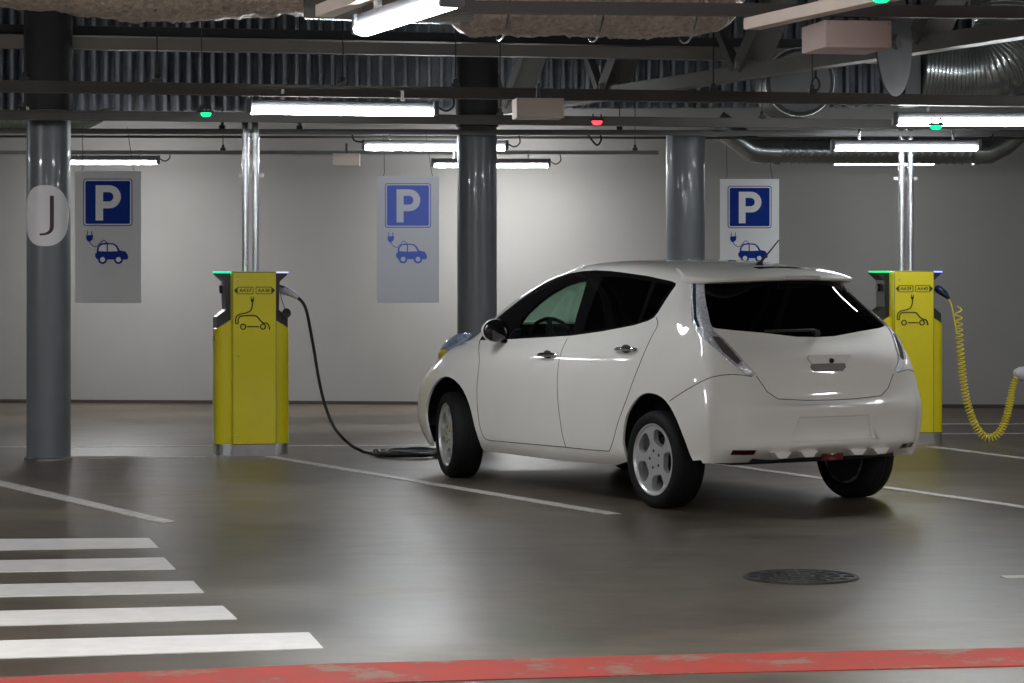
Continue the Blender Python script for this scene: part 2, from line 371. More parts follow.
def post(px, Y, codes, label, rot=ROW):
    g = at(px, 262, Y); p = empty('charging_post', (g.x, g.y, 0), rot)
    tag(p, label, 'charging post', 'yellow charging posts')
    b = MB(); b.box((0,0,.78),(.352,.40,1.385), bevel=.006); b.build('centre_cabinet', M['yellow'], p)
    b = MB(); b.box((0,-.2,.78),(.345,.006,1.37)); dr = b.build('front_door', M['yellow'], p)
    b = MB()
    for s in (-1,1): b.box((s*.1735,-.2025,.78),(.0035,.003,1.375))
    b.box((0,-.2025,.092),(.35,.003,.004)); b.box((0,-.2025,1.468),(.35,.003,.004)); b.build('door_gap', M['ink'], dr)
    for zz, r in ((1.40,.009),(.80,.008),(.155,.008)):
        b = MB(); b.lathe([(0,0),(r,0),(r*.9,.006),(0,.007)], 16, Matrix.Translation((-.13,-.203,zz)) @ Matrix.Rotation(PI/2,4,'X'))
        b.build('lock', M['steel'], dr)
    for s in (-1,1):
        # lower side body with rounded outer corners, its top slanting down outwards
        b = MB(); pl = [(.17,-.12)]
        for k in range(7):
            t = -PI/2+k*PI/12; pl.append((.225+.072*math.cos(t), -.048+.072*math.sin(t)))
        for k in range(7):
            t = k*PI/12; pl.append((.225+.072*math.cos(t), .128+.072*math.sin(t)))
        pl.append((.17,.20))
        lo = [b.bm.verts.new((s*x, y, .09)) for x, y in pl]; hi = [b.bm.verts.new((s*x, y, 1.09-(x-.17)*.62)) for x, y in pl]
        b.bm.faces.new(lo); b.bm.faces.new(hi)
        for i in range(len(pl)): j = (i+1)%len(pl); b.bm.faces.new((lo[i],lo[j],hi[j],hi[i]))
        sd = b.build('side_panel', M['yellow'], p)
        # black socket housing
        b = MB(); prof = [(.17,1.0),(.17,1.462),(.288,1.462),(.285,1.447),(.222,1.392),(.216,1.165),(.288,1.105),(.288,1.018)]
        b.prism([(s*x, z) for x, z in prof], (0,-.06 if s > 0 else -.06,0), (1,0,0), (0,0,1), -.24)
        hs = b.build('socket_housing', M['black_panel'], p, False)
        b = MB(); b.lathe([(0,0),(.034,0),(.034,.02),(.026,.024),(0,.02)], 24, Matrix.Translation((s*.228,.06,1.33)) @ Matrix.Rotation(s*PI/2,4,'Y')); b.build('socket', M['black_panel'], hs)
        b = MB(); b.box((s*.232,.04,1.466),(.118,.24,.010)); b.build('status_light', M['green_led'] if s < 0 else M['blue_led'], p)
        # small number plate wrapping the side
        b = MB()
        for q in (((.298,.03,.955),(.004,.075,.003)),((.298,.03,.915),(.004,.075,.003)),((.298,-.008,.935),(.004,.003,.04)),((.298,.067,.935),(.004,.003,.04))):
            b.box((s*q[0][0],q[0][1],q[0][2]), q[1])
        b.build('side_number_frame', M['ink'], sd, False)
    b = MB(); b.box((0,0,.045),(.346,.385,.09)); b.build('plinth', M['steel'], p)
    for s in (-1,1):
        b = MB(); pl = [(.17,-.115)]+[(.222+.070*math.cos(-PI/2+k*PI/12), -.046+.070*math.sin(-PI/2+k*PI/12)) for k in range(7)]+[(.222+.070*math.cos(k*PI/12), .124+.070*math.sin(k*PI/12)) for k in range(7)]+[(.17,.195)]
        lo = [b.bm.verts.new((s*x,y,0)) for x,y in pl]; hi = [b.bm.verts.new((s*x,y,.09)) for x,y in pl]
        b.bm.faces.new(lo); b.bm.faces.new(hi)
        for i in range(len(pl)): j = (i+1)%len(pl); b.bm.faces.new((lo[i],lo[j],hi[j],hi[i]))
        b.build('plinth', M['galv'], p)
    # print on the door: two code frames with arrowheads, plug and car
    yf = -.2045
    b = MB()
    for cx in (-.074,.074):
        w, h, zc = .124, .054, 1.322
        for q in ((0,h/2,w,.005),(0,-h/2,w,.005),(-w/2,0,.005,h),(w/2,0,.005,h)): b.box((cx+q[0],yf,zc+q[1]),(q[2],.002,q[3]))
    for s in (-1,1): b.prism([(s*.141,1.296),(s*.141,1.348),(s*.164,1.322)], (0,yf-.001,0),(1,0,0),(0,0,1),.002*(-1))
    b.build('number_frame', M['ink'], dr, False)
    R = Matrix.Rotation(PI/2,4,'X')
    for cx, c in zip((-.074,.074), codes):
        text_mesh(c, .039, Matrix.Translation((cx,yf,1.321)) @ R, M['ink'], 'code_lettering', dr, .001, 1.05, .0006)
    b = MB(); pictogram(b, (-.152, 1.060), .275, yf, .0052)
    o_ = (-.0, 1.255); 
    b.prism([(-.014,0),(.014,0),(.010,-.022),(.003,-.030),(-.003,-.030),(-.010,-.022)], (-.017,yf-.001,1.255), (1,0,0),(0,0,1),-.003)
    b.box((-.027,yf,1.264),(.006,.003,.018)); b.box((-.007,yf,1.264),(.006,.003,.018))
    b.build('plug_and_car_print', M['ink'], dr)
    return p
p1 = post(251.3, 21.0, ('AA37','AA38'), 'yellow charging post with a black cable plugged in beside it')
p2 = post(906.8, 22.4, ('AA39','AA40'), 'yellow charging post partly hidden by the car, coiled yellow cable plugged in', math.radians(9.5))
# paired supply pipes rising from each post
def riser(px0, px1, Y, zb, zt, label):
    e = empty('supply_pipes', (at((px0+px1)/2,0,Y).x, Y, zb)); tag(e, label, 'pipe', 'bright pipes rising from the posts')
    for px in (px0, px1):
        x = at(px,0,Y).x-e.location.x
        b = MB(); b.tube(catmull([(x,0,0),(x,0,(zt-zb)*.5),(x,0,zt-zb-.10),(x-.01,.03,zt-zb-.02),(x-.03,.12,zt-zb+.02),(x-.05,.5,zt-zb+.03)],6), .026, 16); pi = b.build('pipe', M['galv'], e)
        for zz in (zt-zb-.16, zt-zb-.38):
            b = MB(); b.lathe([(.026,0),(.032,0),(.032,.05),(.026,.05)],16,Matrix.Translation((x,0,zz))); b.build('coupling', M['galv'], pi)
    b = MB(); b.box((0,.035,zt-zb-.45),(.2,.01,.03)); b.build('clamp', M['steel'], e)
riser(245.5,255.5,21.0,1.474,2.70,'pair of bright pipes rising from the plugged-in charging post to the ceiling services')
riser(901.5,910.5,22.4,1.474,2.72,'pair of bright pipes rising from the post behind the car')

# ------------------------------------------------------------------ cables
def P1(px,py,Y): return at(px,py,Y)
t = empty('charging_cable', at(300,300,20.95)); tag(t, 'black charging cable hanging from the post and coiled beside the front wheel', 'cable')
def rel(e, pts): return [Vector(p)-e.location for p in pts]
path = [P1(297.5,297.5,20.98),P1(303,303,20.96),P1(306.5,311,20.95),P1(309.5,325,20.9),P1(314,350,20.8),P1(319,380,20.7),P1(325,405,20.6),P1(334,427,20.55),P1(346,441,20.6)]
gl = [ground(360,450,.02),ground(380,454.5,.015),ground(400,455.5,.015),ground(420,455,.015)]
path += gl
coil = []
cx, cy = ground(412,456.5).x, ground(412,456.5).y
for k in range(0, 150):
    a_ = k*.24; rx = .26+.05*math.sin(a_*.37); ry = .24+.06*math.cos(a_*.53)
    coil.append(Vector((cx+.03*math.sin(k*.11)+rx*math.cos(a_+.5), cy+ry*math.sin(a_+.5), .016+.022*(k/150)+.012*math.sin(a_*1.7)**2)))
b = MB(); b.tube(rel(t, catmull(path,6)), .013, 8); b.build('cable_run', M['cable'], t)
b = MB(); b.tube(rel(t, coil), .013, 8); b.build('cable_coil', M['cable'], t)
tail = [coil[-1], ground(432,455,.03), ground(446,452,.02), ground(462,450,.02), ground(480,447,.05), P1(500,436,19.9), P1(495,425,20.6)]
b = MB(); b.tube(rel(t, catmull(tail[:5],5)), .013, 8); b.build('cable_tail', M['cable'], t)
b = MB(); b.tube(rel(t,[P1(280,290,21.06),P1(286,291,21.0),P1(293,294,20.98),P1(298,298,20.98)]), .03, 12, radii=[.030,.034,.026,.018]); pg = b.build('plug', M['white_plug'], t); pg['label'] = 'pale grey plug'
b = MB(); b.tube(rel(t,[P1(281,286.5,21.02),P1(284,287,21.0),P1(288,289.5,20.98)]), .008, 8); b.build('plug_latch', M['cable'], pg)
b = MB(); b.tube(rel(t,[P1(280,293,21.0),P1(282.5,302,20.95),P1(285,309,20.92)]), .003, 6); b.build('cap_string', M['cable'], t)
b = MB(); b.lathe([(0,-.028),(.030,-.028),(.036,-.01),(.034,.018),(0,.024)], 24, Matrix.Translation(rel(t,[P1(286.5,313,20.9)])[0]) @ Matrix.Rotation(1.2,4,'X')); b.build('plug_cap', M['black_plastic'], t)

t = empty('coiled_charging_cable', at(940,293,22.4)); tag(t, 'yellow coiled charging cable sagging from the post behind the car', 'cable')
Yc = 22.4
cl = catmull([P1(958,306,Yc),P1(959,330,Yc),P1(961,360,Yc),P1(965,392,Yc),P1(970,412,Yc),P1(977,428,Yc),P1(987,438,Yc-.02),P1(998,434,Yc-.04),P1(1006,419,Yc-.06),P1(1010,402,Yc-.08),P1(1013,386,Yc-.1),P1(1017,377,Yc-.1)], 30)
L = [0]
for i in range(1,len(cl)): L.append(L[-1]+(cl[i]-cl[i-1]).length)
tot = L[-1]; hel = []; turns = 62; N = 1100; rad = .030
def onpath(s):
    import bisect
    i = min(max(bisect.bisect(L, s)-1,0), len(L)-2); u = (s-L[i])/(L[i+1]-L[i]+1e-9); return cl[i].lerp(cl[i+1], u), (cl[i+1]-cl[i]).normalized()
for k in range(N+1):
    f_ = k/N
    w = f_**.62 if f_ < .6 else .6**.62+(f_-.6)*(1-.6**.62)/.4     # coils open at the top, tight in the sag
    pc, tg = onpath(tot*f_)
    u = Vector((0,1,0)); v = tg.cross(u).normalized()
    a_ = 2*PI*turns*(f_**1.35)
    hel.append(pc+u*math.cos(a_)*rad+v*math.sin(a_)*rad*(1.0 if f_ < .9 else .8))
b = MB(); b.tube(rel(t, hel), .0062, 6); b.build('coil', M['yellow_cable'], t)
b = MB(); b.tube(rel(t, catmull([P1(947.5,298,Yc),P1(951,304,Yc),P1(954,318,Yc),P1(956.5,332,Yc)],6)), .0065, 8); b.build('straight_lead', M['yellow_cable'], t)
b = MB(); b.tube(rel(t,[P1(937,288.5,Yc+.05),P1(940,290.5,Yc+.02),P1(945,294,Yc),P1(949,298.5,Yc)]), .03, 12, radii=[.032,.036,.030,.014]); q = b.build('plug', M['blue_plug'], t); q['label'] = 'navy blue plug'
t = empty('charging_plug', at(1028,375,Yc-.1)); tag(t, 'pale grey rounded plug end just entering the frame beside the coiled cable', 'charging plug')
b = MB(); b.tube([(-.115,0,-.01),(-.105,0,0),(-.07,0,.008),(0,0,.012),(.12,0,.015)], .05, 24, radii=[.02,.045,.062,.066,.05]); b.build('body', M['white_plug'], t)
b = MB(); b.tube([(.12,0,.015),(.2,0,0),(.30,0,-.06)], .022, 12); b.build('grip', M['black_plastic'], t)

# ------------------------------------------------------------------ hanging parking signs
def sign(px0, px1, py0, Y, H, label, glare_pale=False, sheet=None):
    W = (px1-px0)*Y/F; c = at((px0+px1)/2, py0, Y); s = empty('parking_sign', (c.x, Y, c.z-H))
    tag(s, label, 'parking sign', 'hanging parking signs with a car and plug')
    blue, white = (M['sign_blue2'], M['sign_white2']) if glare_pale else (M['sign_blue'], M['sign_white'])  # the first pair carries glare in its colours
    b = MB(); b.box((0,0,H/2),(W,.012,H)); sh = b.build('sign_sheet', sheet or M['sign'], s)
    k = W/.60; y = -.0075
    def rr(b, cx, cz, w, h, r, y, d=.003):
        pl = []
        for q, (sx, sz) in enumerate(((1,1),(-1,1),(-1,-1),(1,-1))):
            for j in range(6):
                a_ = q*PI/2+j*PI/10; pl.append((cx+sx*(w/2-r)+r*math.cos(a_), cz+sz*(h/2-r)+r*math.sin(a_)))
        b.prism(pl, (0,y,0),(1,0,0),(0,0,1),d)
    cz = H-.285*k; cx = .0
    b = MB(); rr(b,cx,cz,.445*k,.43*k,.025*k,y); pb = b.build('square_border', blue, s, False)
    b = MB(); rr(b,cx,cz,.43*k,.415*k,.020*k,y-.003); b.build('white_line', white, pb, False)
    b = MB(); rr(b,cx,cz,.405*k,.39*k,.014*k,y-.006); bf = b.build('blue_field', blue, pb, False)
    # letter P : stem and bowl
    b = MB(); yy = y-.0095
    st = .068*k; x0, x1 = -.110*k, .120*k; zt, zb = cz+.155*k, cz-.165*k
    def ring(xr, zt, zb, xl):
        r = (zt-zb)/2; pts = [(xl,zt)]
        for j in range(13): a_ = PI/2-j*PI/12; pts.append((xr-r+r*math.cos(a_), zb+r+r*math.sin(a_)))
        pts.append((xl,zb)); return pts
    outer = ring(x1, zt, cz-.055*k, x0+st); inner = ring(x1-st, zt-st*.92, cz-.055*k+st*.92, x0+st)
    A_ = [(b.bm.verts.new((p[0],yy,p[1])), b.bm.verts.new((q[0],yy,q[1]))) for p, q in zip(outer, inner)]
    for i in range(len(A_)-1):
        fa_, fb_, fc_, fd_ = (v.co for v in (A_[i][0],A_[i+1][0],A_[i+1][1],A_[i][1])); b.prism([(v.x, v.z) for v in (fa_,fb_,fc_,fd_)], (0,yy+.0015,0),(1,0,0),(0,0,1),.003)
    for v in [x for p in A_ for x in p]: b.bm.verts.remove(v)
    b.box((x0+st/2,yy,(zt+zb)/2),(st,.003,zt-zb)); b.build('letter_p', white, bf, False)
    # plug and cord
    b = MB(); u0 = -.168*k; z0 = cz-.30*k
    b.prism([(u0-.030*k,z0),(u0+.034*k,z0+.004*k),(u0+.030*k,z0-.035*k),(u0+.008*k,z0-.056*k),(u0-.012*k,z0-.056*k),(u0-.028*k,z0-.035*k)], (0,y,0),(1,0,0),(0,0,1),.003)
    for dx in (-.018,.022): b.box((u0+dx*k,y-.0015,z0+.022*k),(.007*k,.003,.036*k))
    b.tube(catmull([(u0-.002,y,z0-.056*k),(u0+.02*k,y,z0-.085*k),(u0+.06*k,y,z0-.105*k),(u0+.095*k,y,z0-.075*k),(u0+.125*k,y,z0-.045*k),(u0+.155*k,y,z0-.065*k),(u0+.158*k,y,z0-.13*k)],6),.0035*k,6)
    b.build('plug_print', blue, s)
    # small car with windows and wheels
    b = MB(); bx, bz = -.115*k, cz-.525*k
    pl = [(0,.03),(.0,.06),(.012,.065),(.02,.115),(.05,.15),(.10,.158),(.17,.152),(.20,.13),(.225,.088),(.275,.078),(.295,.05),(.300,.02),(.29,.005),(.02,.005)]
    b.prism([(bx+p[0]*k,bz+p[1]*k) for p in pl], (0,y,0),(1,0,0),(0,0,1),.003); cb = b.build('car_print', blue, s, False)
    b = MB()
    b.prism([(bx+p[0]*k,bz+p[1]*k) for p in [(.03,.082),(.036,.115),(.058,.138),(.105,.144),(.105,.078)]], (0,y-.003,0),(1,0,0),(0,0,1),.001)
    b.prism([(bx+p[0]*k,bz+p[1]*k) for p in [(.116,.078),(.116,.144),(.165,.140),(.188,.12),(.208,.082)]], (0,y-.003,0),(1,0,0),(0,0,1),.001)
    b.build('window_print', white if not glare_pale else M['sign_grey'], cb, False)
    for wx in (.068,.212):
        b = MB(); b.lathe([(0,0),(.041*k,0),(.041*k,.002),(0,.002)],24,Matrix.Translation((bx+wx*k,y-.003,bz+.005*k)) @ Matrix.Rotation(PI/2,4,'X')); wh = b.build('wheel_print', blue, cb, False)
        b = MB(); b.lathe([(0,0),(.023*k,0),(.023*k,.002),(0,.002)],24,Matrix.Translation((bx+wx*k,y-.0055,bz+.005*k)) @ Matrix.Rotation(PI/2,4,'X')); b.build('hub_print', white if not glare_pale else M['sign_grey'], cb, False)
    for sx in (-1,1):
        b = MB(); b.tube([(sx*W*.40,0,H-.005),(sx*W*.38,0,H+.03),(sx*W*.34-.03,0,H+.40)],.0035,6); b.build('hanging_wire', M['dark_metal'], s)
    return s
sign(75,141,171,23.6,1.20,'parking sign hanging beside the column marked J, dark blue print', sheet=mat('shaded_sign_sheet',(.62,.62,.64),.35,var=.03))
sign(377,439,176,25.2,1.23,'parking sign with blue print and sheet coloured as if washed by glare', True, M['sign_grey'])
sign(720,779,179,26.9,1.25,'whitest parking sign, its foot hidden behind the car roof')

# ------------------------------------------------------------------ ceiling services
def line_pts(xa, xb, xc_px, Y0, slope, z):     # a straight run through the point seen at xc_px, Y0
    X0 = (xc_px-512)/F*Y0
    return Vector((xa, Y0+slope*(xa-X0), z)), Vector((xb, Y0+slope*(xb-X0), z))
def rail(name, label, cat, Y0, slope, z, w, h, m, xc=350, xa=-7, xb=7.5, round_=False, rods=(), lips=False):
    a, b_ = line_pts(xa, xb, xc, Y0, slope, z); e = empty(name, a); tag(e, label, cat)
    mb = MB()
    if round_: mb.tube([Vector(), b_-a], w/2, 20)
    else: mb.bar(Vector(), b_-a, w, h)
    if lips:
        mb.bar(Vector((0,-w*.5,h*.42)), b_-a+Vector((0,-w*.5,h*.42)), .012, h*.35); mb.bar(Vector((0,-w*.5,-h*.42)), b_-a+Vector((0,-w*.5,-h*.42)), .012, h*.2)
    mb.build('run', m, e)
    for px in rods:
        X = (px-512)/F*(Y0); Y = Y0+slope*(X-(xc-512)/F*Y0); p = Vector((X,Y,z+h/2))-a
        mb = MB(); mb.tube([p, p+Vector((0,0,ZC-z-h/2))], .005, 6); mb.box(p+Vector((0,0,.015)),(.05,w*1.2,.03)); mb.lathe([(0,0),(.014,0),(.014,.03),(0,.03)],8,Matrix.Translation(p+Vector((0,0,.03))))
        mb.build('hanger_rod', M['dark_metal'], e)
    return e
rail('ceiling_cable_tray','upper grey cable tray crossing the whole garage in front of the corrugated sheet','cable tray',16.55,.231,2.632,.10,.066,M['rail'],rods=(38,163,343,455,720,825),lips=True)
rail('ceiling_cable_tray','second grey cable tray carrying the small green and red signal lights','cable tray',19.2,.20,2.607,.10,.062,M['rail'],rods=(36,205,500,770),lips=True)
rail('lamp_rail','thin grey rail just under the second cable tray','rail',21.9,.05,2.645,.06,.045,M['pipe_grey'],rods=(223,300,620))
rail('lamp_rail','lowest thin rail nearest to the back wall, carrying two lit lamps','rail',27.0,.0,2.687,.05,.040,M['pipe_grey'],xa=-7,xb=1.52,rods=(66,223,635))
rail('ceiling_conduit','thin conduit running just above the lowest rail','conduit',24.4,.04,2.722,.022,.022,M['rail'],round_=True)
rail('ceiling_beam','beige grey steel beam crossing high in front of the corrugated sheet','beam',21.0,.215,3.275,.12,.092,M['beam'],xa=-8,xb=8)
rail('ceiling_beam_flange','dark steel flange above the beige grey beam','beam',21.35,.215,3.40,.25,.075,M['col_dark'],xa=-8,xb=8)
rail('service_bar','dark mauve bar passing in front of the foil wrapped duct','rail',12.6,.10,2.775,.05,.060,mat('dark_mauve_bar',(.075,.062,.062),.5,.3),xc=670,xa=-.72,xb=5,rods=(470,980))

# truss: chord with web members
ch0, ch1 = Vector((3.19,16.2,3.0)), Vector((-.2,25.1,3.0)); cd = (ch1-ch0)
chA, chB = ch0-cd*.35, ch1+cd*.05
tr = empty('ceiling_truss', chA); tag(tr, 'steel roof truss receding overhead with V shaped webs', 'truss')
b = MB(); b.bar(Vector(), chB-chA, .13, .105); b.build('bottom_chord', M['truss'], tr)
b = MB(); b.bar(Vector((0,0,1.35)), chB-chA+Vector((0,0,1.35)), .2, .15); b.build('top_chord', M['web'], tr)
dn = cd.normalized()
for Yn in (19.9, 22.4, 24.6, 17.4):
    nd = ch0+cd*((Yn-16.2)/8.9)-chA; nd.z = .04
    b = MB(); tp = nd+Vector((0,0,1.3))-dn*1.45
    b.bar(nd-dn*.05+Vector((.03,0,0)), tp+Vector((.03,0,0)), .24, .05, up=dn); b.bar(nd-dn*.10+Vector((-.10,0,0)), tp+Vector((-.10,0,0))-dn*.05, .018, .13, up=dn); b.build('web_member', M['web'], tr)
    b = MB(); tp = nd+Vector((-.05,0,1.3))+dn*1.2
    b.bar(nd+dn*.05+Vector((-.05,0,0)), tp, .07, .07, up=dn); b.build('web_member', M['web'], tr)
    b = MB(); b.box(nd+Vector((0,0,.01)),(.16,.3,.06)); b.build('gusset', M['truss'], tr)

# foil wrapped ducts
def foil_duct(name, label, a, b_, r, seed, rr=.035):
    e = empty(name, a); tag(e, label, 'duct', 'foil wrapped ducts overhead'); rs = np.random.RandomState(seed)
    d = Vector(b_)-Vector(a); L = d.length; n, m_ = int(L/.035), 72; bm = bmesh.new(); rings = []
    ph = rs.uniform(0, 6.28, (14,)); fr = rs.uniform(2, 26, (14,)); fa = rs.randint(1, 14, (14,)); am = rs.uniform(.2,1,(14,))
    u = Vector((0,0,1)); v = d.normalized().cross(u).normalized()
    for i in range(n+1):
        s = i/n; ring = []
        endf = min(1, math.sqrt(max(0, 1-(max(0, 1-min(s,1-s)*L/.22))**2))+.02)
        for k in range(m_):
            t_ = 2*PI*k/m_
            w = sum(am[j]*math.sin(fr[j]*s*L*1.3+fa[j]*t_+ph[j]) for j in range(14))/14
            sag = .03*math.sin(s*L*1.7+seed)+.02*math.sin(s*L*4.1)
            q = (r+rr*w+.006*rs.randn())*endf
            ring.append(bm.verts.new(d*s+u*(math.cos(t_)*q+sag)+v*math.sin(t_)*q))
        rings.append(ring)
    for i in range(n):
        for k in range(m_): bm.faces.new((rings[i][k],rings[i][(k+1)%m_],rings[i+1][(k+1)%m_],rings[i+1][k]))
    bm.faces.new(rings[0]); bm.faces.new(rings[-1]); bmesh.ops.recalc_face_normals(bm, faces=list(bm.faces))
    link_bm(bm, 'foil_wrap', M['foil'], e, True, 60)
    for s in (.2,.5,.8):
        b = MB(); b.tube([d*s+u*(math.cos(2*PI*k/32)*(r+.03))+v*(math.sin(2*PI*k/32)*(r+.03)) for k in range(33)], .006, 6); b.build('strap', M['galv'], e)
foil_duct('ceiling_foil_duct','brown silver foil wrapped duct above the column marked J',(-6.2,13.6,3.19),(-.86,14.2,3.21),.31,3)
foil_duct('ceiling_foil_duct','brown silver foil wrapped duct overhead behind the dark mauve bar',(-.40,14.0,3.08),(1.29,14.3,3.08),.30,5,.05)
b = MB(); e = empty('ceiling_smooth_duct', (-1.1,13.9,3.12)); tag(e,'short smooth pale duct between the two foil wrapped ducts','duct'); b.tube([(0,0,0),(.5,.02,-.02),(.9,.04,-.03)],.27,32); b.build('duct_shell', M['galv'], e)

# trunking rails beside lamps, in the run direction of the bays
def trunk(label, a, b_):
    e = empty('ceiling_trunking', a); tag(e, label, 'trunking', 'pale trunking rails overhead'); d = Vector(b_)-Vector(a)
    b = MB(); b.bar((0,0,0), d, .075, .012); 
    for s in (-.033,.033): b.bar((s,0,.022), d+Vector((s,0,.022)), .010, .05)
    b.bar((0,0,.045), d+Vector((0,0,.045)), .05, .006); b.build('channel', M['tray'], e)
    b = MB(); p = d*.22; b.tube([p+Vector((0,0,.05)),p+Vector((0,0,.12)),p+Vector((.01,0,.9)),p+Vector((0,0,ZC-Vector(a).z))],.004,6); b.tube([p+Vector((.02*math.sin(t*PI/8),0,.075+.03*math.cos(t*PI/8))) for t in range(17)],.004,6); b.build('hanger', M['dark_metal'], e)
    return e
trunk('pale brown trunking overhead above the pinkish box', (1.085,11.75,2.605), (2.0,8.9,2.605))
trunk('pale brown trunking beside the brightest lamp overhead', (-.82,11.35,2.625), (.06,8.6,2.625))

# junction boxes
def jbox(name, px0, px1, py0, py1, Y, m, label, depth=.24, rz=0):
    a, c = at(px0,py1,Y), at(px1,py0,Y); e = empty(name, ((a.x+c.x)/2, Y, a.z), rz); tag(e, label, 'box')
    w, h = c.x-a.x, c.z-a.z
    b = MB(); b.box((0,0,h/2),(w,depth,h), bevel=.006); b.build('housing', m, e)
    b = MB(); b.box((0,-depth/2-.003,h*.5),(w*.985,.006,h*.96), bevel=.002); ld = b.build('lid', m, e)
    b = MB()
    for sx in (-1,1):
        for sz in (.12,.88): b.lathe([(0,0),(.006,0),(.006,.003),(0,.003)],10,Matrix.Translation((sx*w*.45,-depth/2-.006,h*sz)) @ Matrix.Rotation(PI/2,4,'X'))
    b.build('screw', M['steel'], ld)
    b = MB(); b.tube([(0,0,h-.005),(0,0,h+.10)],.012,8); b.build('cable_entry', M['dark_metal'], e)
jbox('ceiling_junction_box',812,880,24,51,12.9,M['pinkbox'],'large pinkish box hanging below the trunking at upper right',.42,.16)
jbox('ceiling_junction_box',514,562,99,119,16.2,M['box'],'cream box on the cable trays between the lamps',.22,.12)
jbox('ceiling_junction_box',333,360,153.5,166,25.7,M['box'],'small pale box under the lowest rail near the back wall',.12)

# signal lights on the trays
def beacon(px, py, Y, m, label):
    e = empty('ceiling_signal_light', at(px,py+4,Y)); tag(e, label, 'signal light', 'small signal lights on the trays')
    b = MB(); b.box((0,0,.038),(.10,.07,.018), bevel=.004); b.tube([(-.03,0,.045),(-.03,0,.08)],.006,6); b.tube([(.03,0,.045),(.03,0,.08)],.006,6); b.build('housing', M['black_plastic'], e)
    b = MB(); b.lathe([(0,.0),(.022,.002),(.036,.014),(.038,.03),(0,.03)],24); b.build('lens', m, e)
beacon(206,113,18.35,M['green_led'],'small green signal light on the second cable tray beside the twin pipes')
beacon(597,121,19.0,M['red_led'],'small red signal light on the second cable tray')
beacon(936,126,17.0,M['green_led'],'small green signal light under the lamp at upper right')
beacon(881,-1,10.3,M['green_led'],'small green signal light on the pale brown trunking')

# ------------------------------------------------------------------ lamps
TUBES = []
def lamp(c, ang, length, label, zrail, power='tube'):
    e = empty('ceiling_lamp', c, ang); tag(e, label, 'ceiling lamp', 'lit batten lamps') 
    b = MB(); b.box((0,0,.050),(length+.06,.104 if power == 'tube_wall' else .066,.052), bevel=.006); b.build('housing', M['fixture'], e)
    b = MB(); prof = []
    for k in range(17):
        up_ = 1.0 if power == 'tube_wall' else 1.24; a_ = PI*(1.5-up_/2)+k*PI*up_/16; prof.append((.048*math.cos(a_), .014+.028*math.sin(a_)))
    r0 = [b.bm.verts.new((-length/2, y, z)) for y, z in prof]; r1 = [b.bm.verts.new((length/2, y, z)) for y, z in prof]
    for i in range(len(prof)-1): b.bm.faces.new((r0[i],r0[i+1],r1[i+1],r1[i]))
    b.bm.faces.new(r0); b.bm.faces.new(r1); b.bm.faces.new((r0[0],r1[0],r1[-1],r0[-1])); b.build('tube_cover', M[power], e)
    for s in (-1,1):
        b = MB(); b.box((s*(length/2+.018),0,.035),(.035,.095,.088), bevel=.008); b.build('end_cap', M['fixture'], e)
        b = MB(); b.box((s*length*.33,0,(zrail-c[2]+.075)/2+.02),(.022,.03,max(.02,zrail-c[2]-.06)+.03)); b.build('bracket', M['galv'], e)
    b = MB(); b.tube(catmull([(length/2+.03,0,.05),(length/2+.09,0,.02),(length/2+.14,0,.06),(length/2+.13,0,.13)],6),.007,6); b.build('lead', M['cable'], e)
    return e
lamp(at(342.5,113,16.5),.22,1.16,'lit batten lamp under the upper cable tray, beside the plugged-in post pipes',2.60)
lamp(at(109,163,27.0),.03,.98,'lit batten lamp above the parking sign beside the column marked J',2.67,power='tube_wall')
lamp(at(435,149,23.4),.05,1.25,'lit batten lamp passing behind the middle column, the higher one',2.66)
lamp(at(491,166,27.0),.03,1.17,'lit batten lamp behind the middle column, lowest and nearest to the wall',2.67,power='tube_wall')
lamp(at(986,124,17.6),.04,1.20,'lit batten lamp at upper right, cut off by the edge of the photo',2.60)
lamp(at(906,149,21.6),.02,1.18,'lit batten lamp above the post behind the car, in front of the spiral duct',2.63,power='tube_dim')
lamp(at(884,163.6,26.3),.02,1.0,'lit batten lamp mostly hidden behind the spiral duct',2.61,power='tube_dim')
lamp((-.42,10.2,2.50),math.radians(-71.5),1.20,'brightest and nearest batten lamp at the top of the photo',2.62)
for X, Y, a_ in ((3.2,9.0,-1.25),(-3.8,9.5,-1.25),(-3.2,4.5,-1.25),(.6,4.0,-1.25),(4.2,4.5,-1.25),(-6.4,16,.2),(7.2,14,.2),(-7.6,22,.05),(7.5,21,.05),(0,-1.5,0)):
    lamp((X,Y,2.52),a_,1.2,'lit batten lamp further along the ceiling, outside the photo',2.62,power='tube_near' if Y < 17 else 'tube')

# ------------------------------------------------------------------ ducts at the back
def ribbed(b, pts, r, step=.06, rib=.006, n=32):
    P_ = catmull(pts, 40); Ls = [0]
    for i in range(1,len(P_)): Ls.append(Ls[-1]+(P_[i]-P_[i-1]).length)
    out, rad = [], []
    s = 0; tot = Ls[-1]; k = 0
    import bisect
    while s < tot:
        i = min(max(bisect.bisect(Ls, s)-1,0), len(Ls)-2); u = (s-Ls[i])/(Ls[i+1]-Ls[i]+1e-9)
        out.append(P_[i].lerp(P_[i+1],u)); rad.append(r+(rib if k%4==0 else 0)); s += step/4; k += 1
    b.tube(out, r, n, radii=rad)
e = empty('ceiling_spiral_duct', at(880,151,25)); tag(e,'spiral steel duct behind the lamps above the post with coiled cable','duct')
def rr_(pts): return [Vector(p)-e.location for p in pts]
b = MB(); ribbed(b, rr_([at(775,151,25),at(880,151.5,25),at(978,151.5,25)]), .118, .075, .010); b.build('spiral_run', M['duct'], e)
b = MB(); b.tube(rr_(catmull([at(716,122,25),at(730,132,25),at(748,146,25),at(760,150.5,25),at(777,151,25)],3)), .126, 32); b.build('elbow', M['duct'], e)
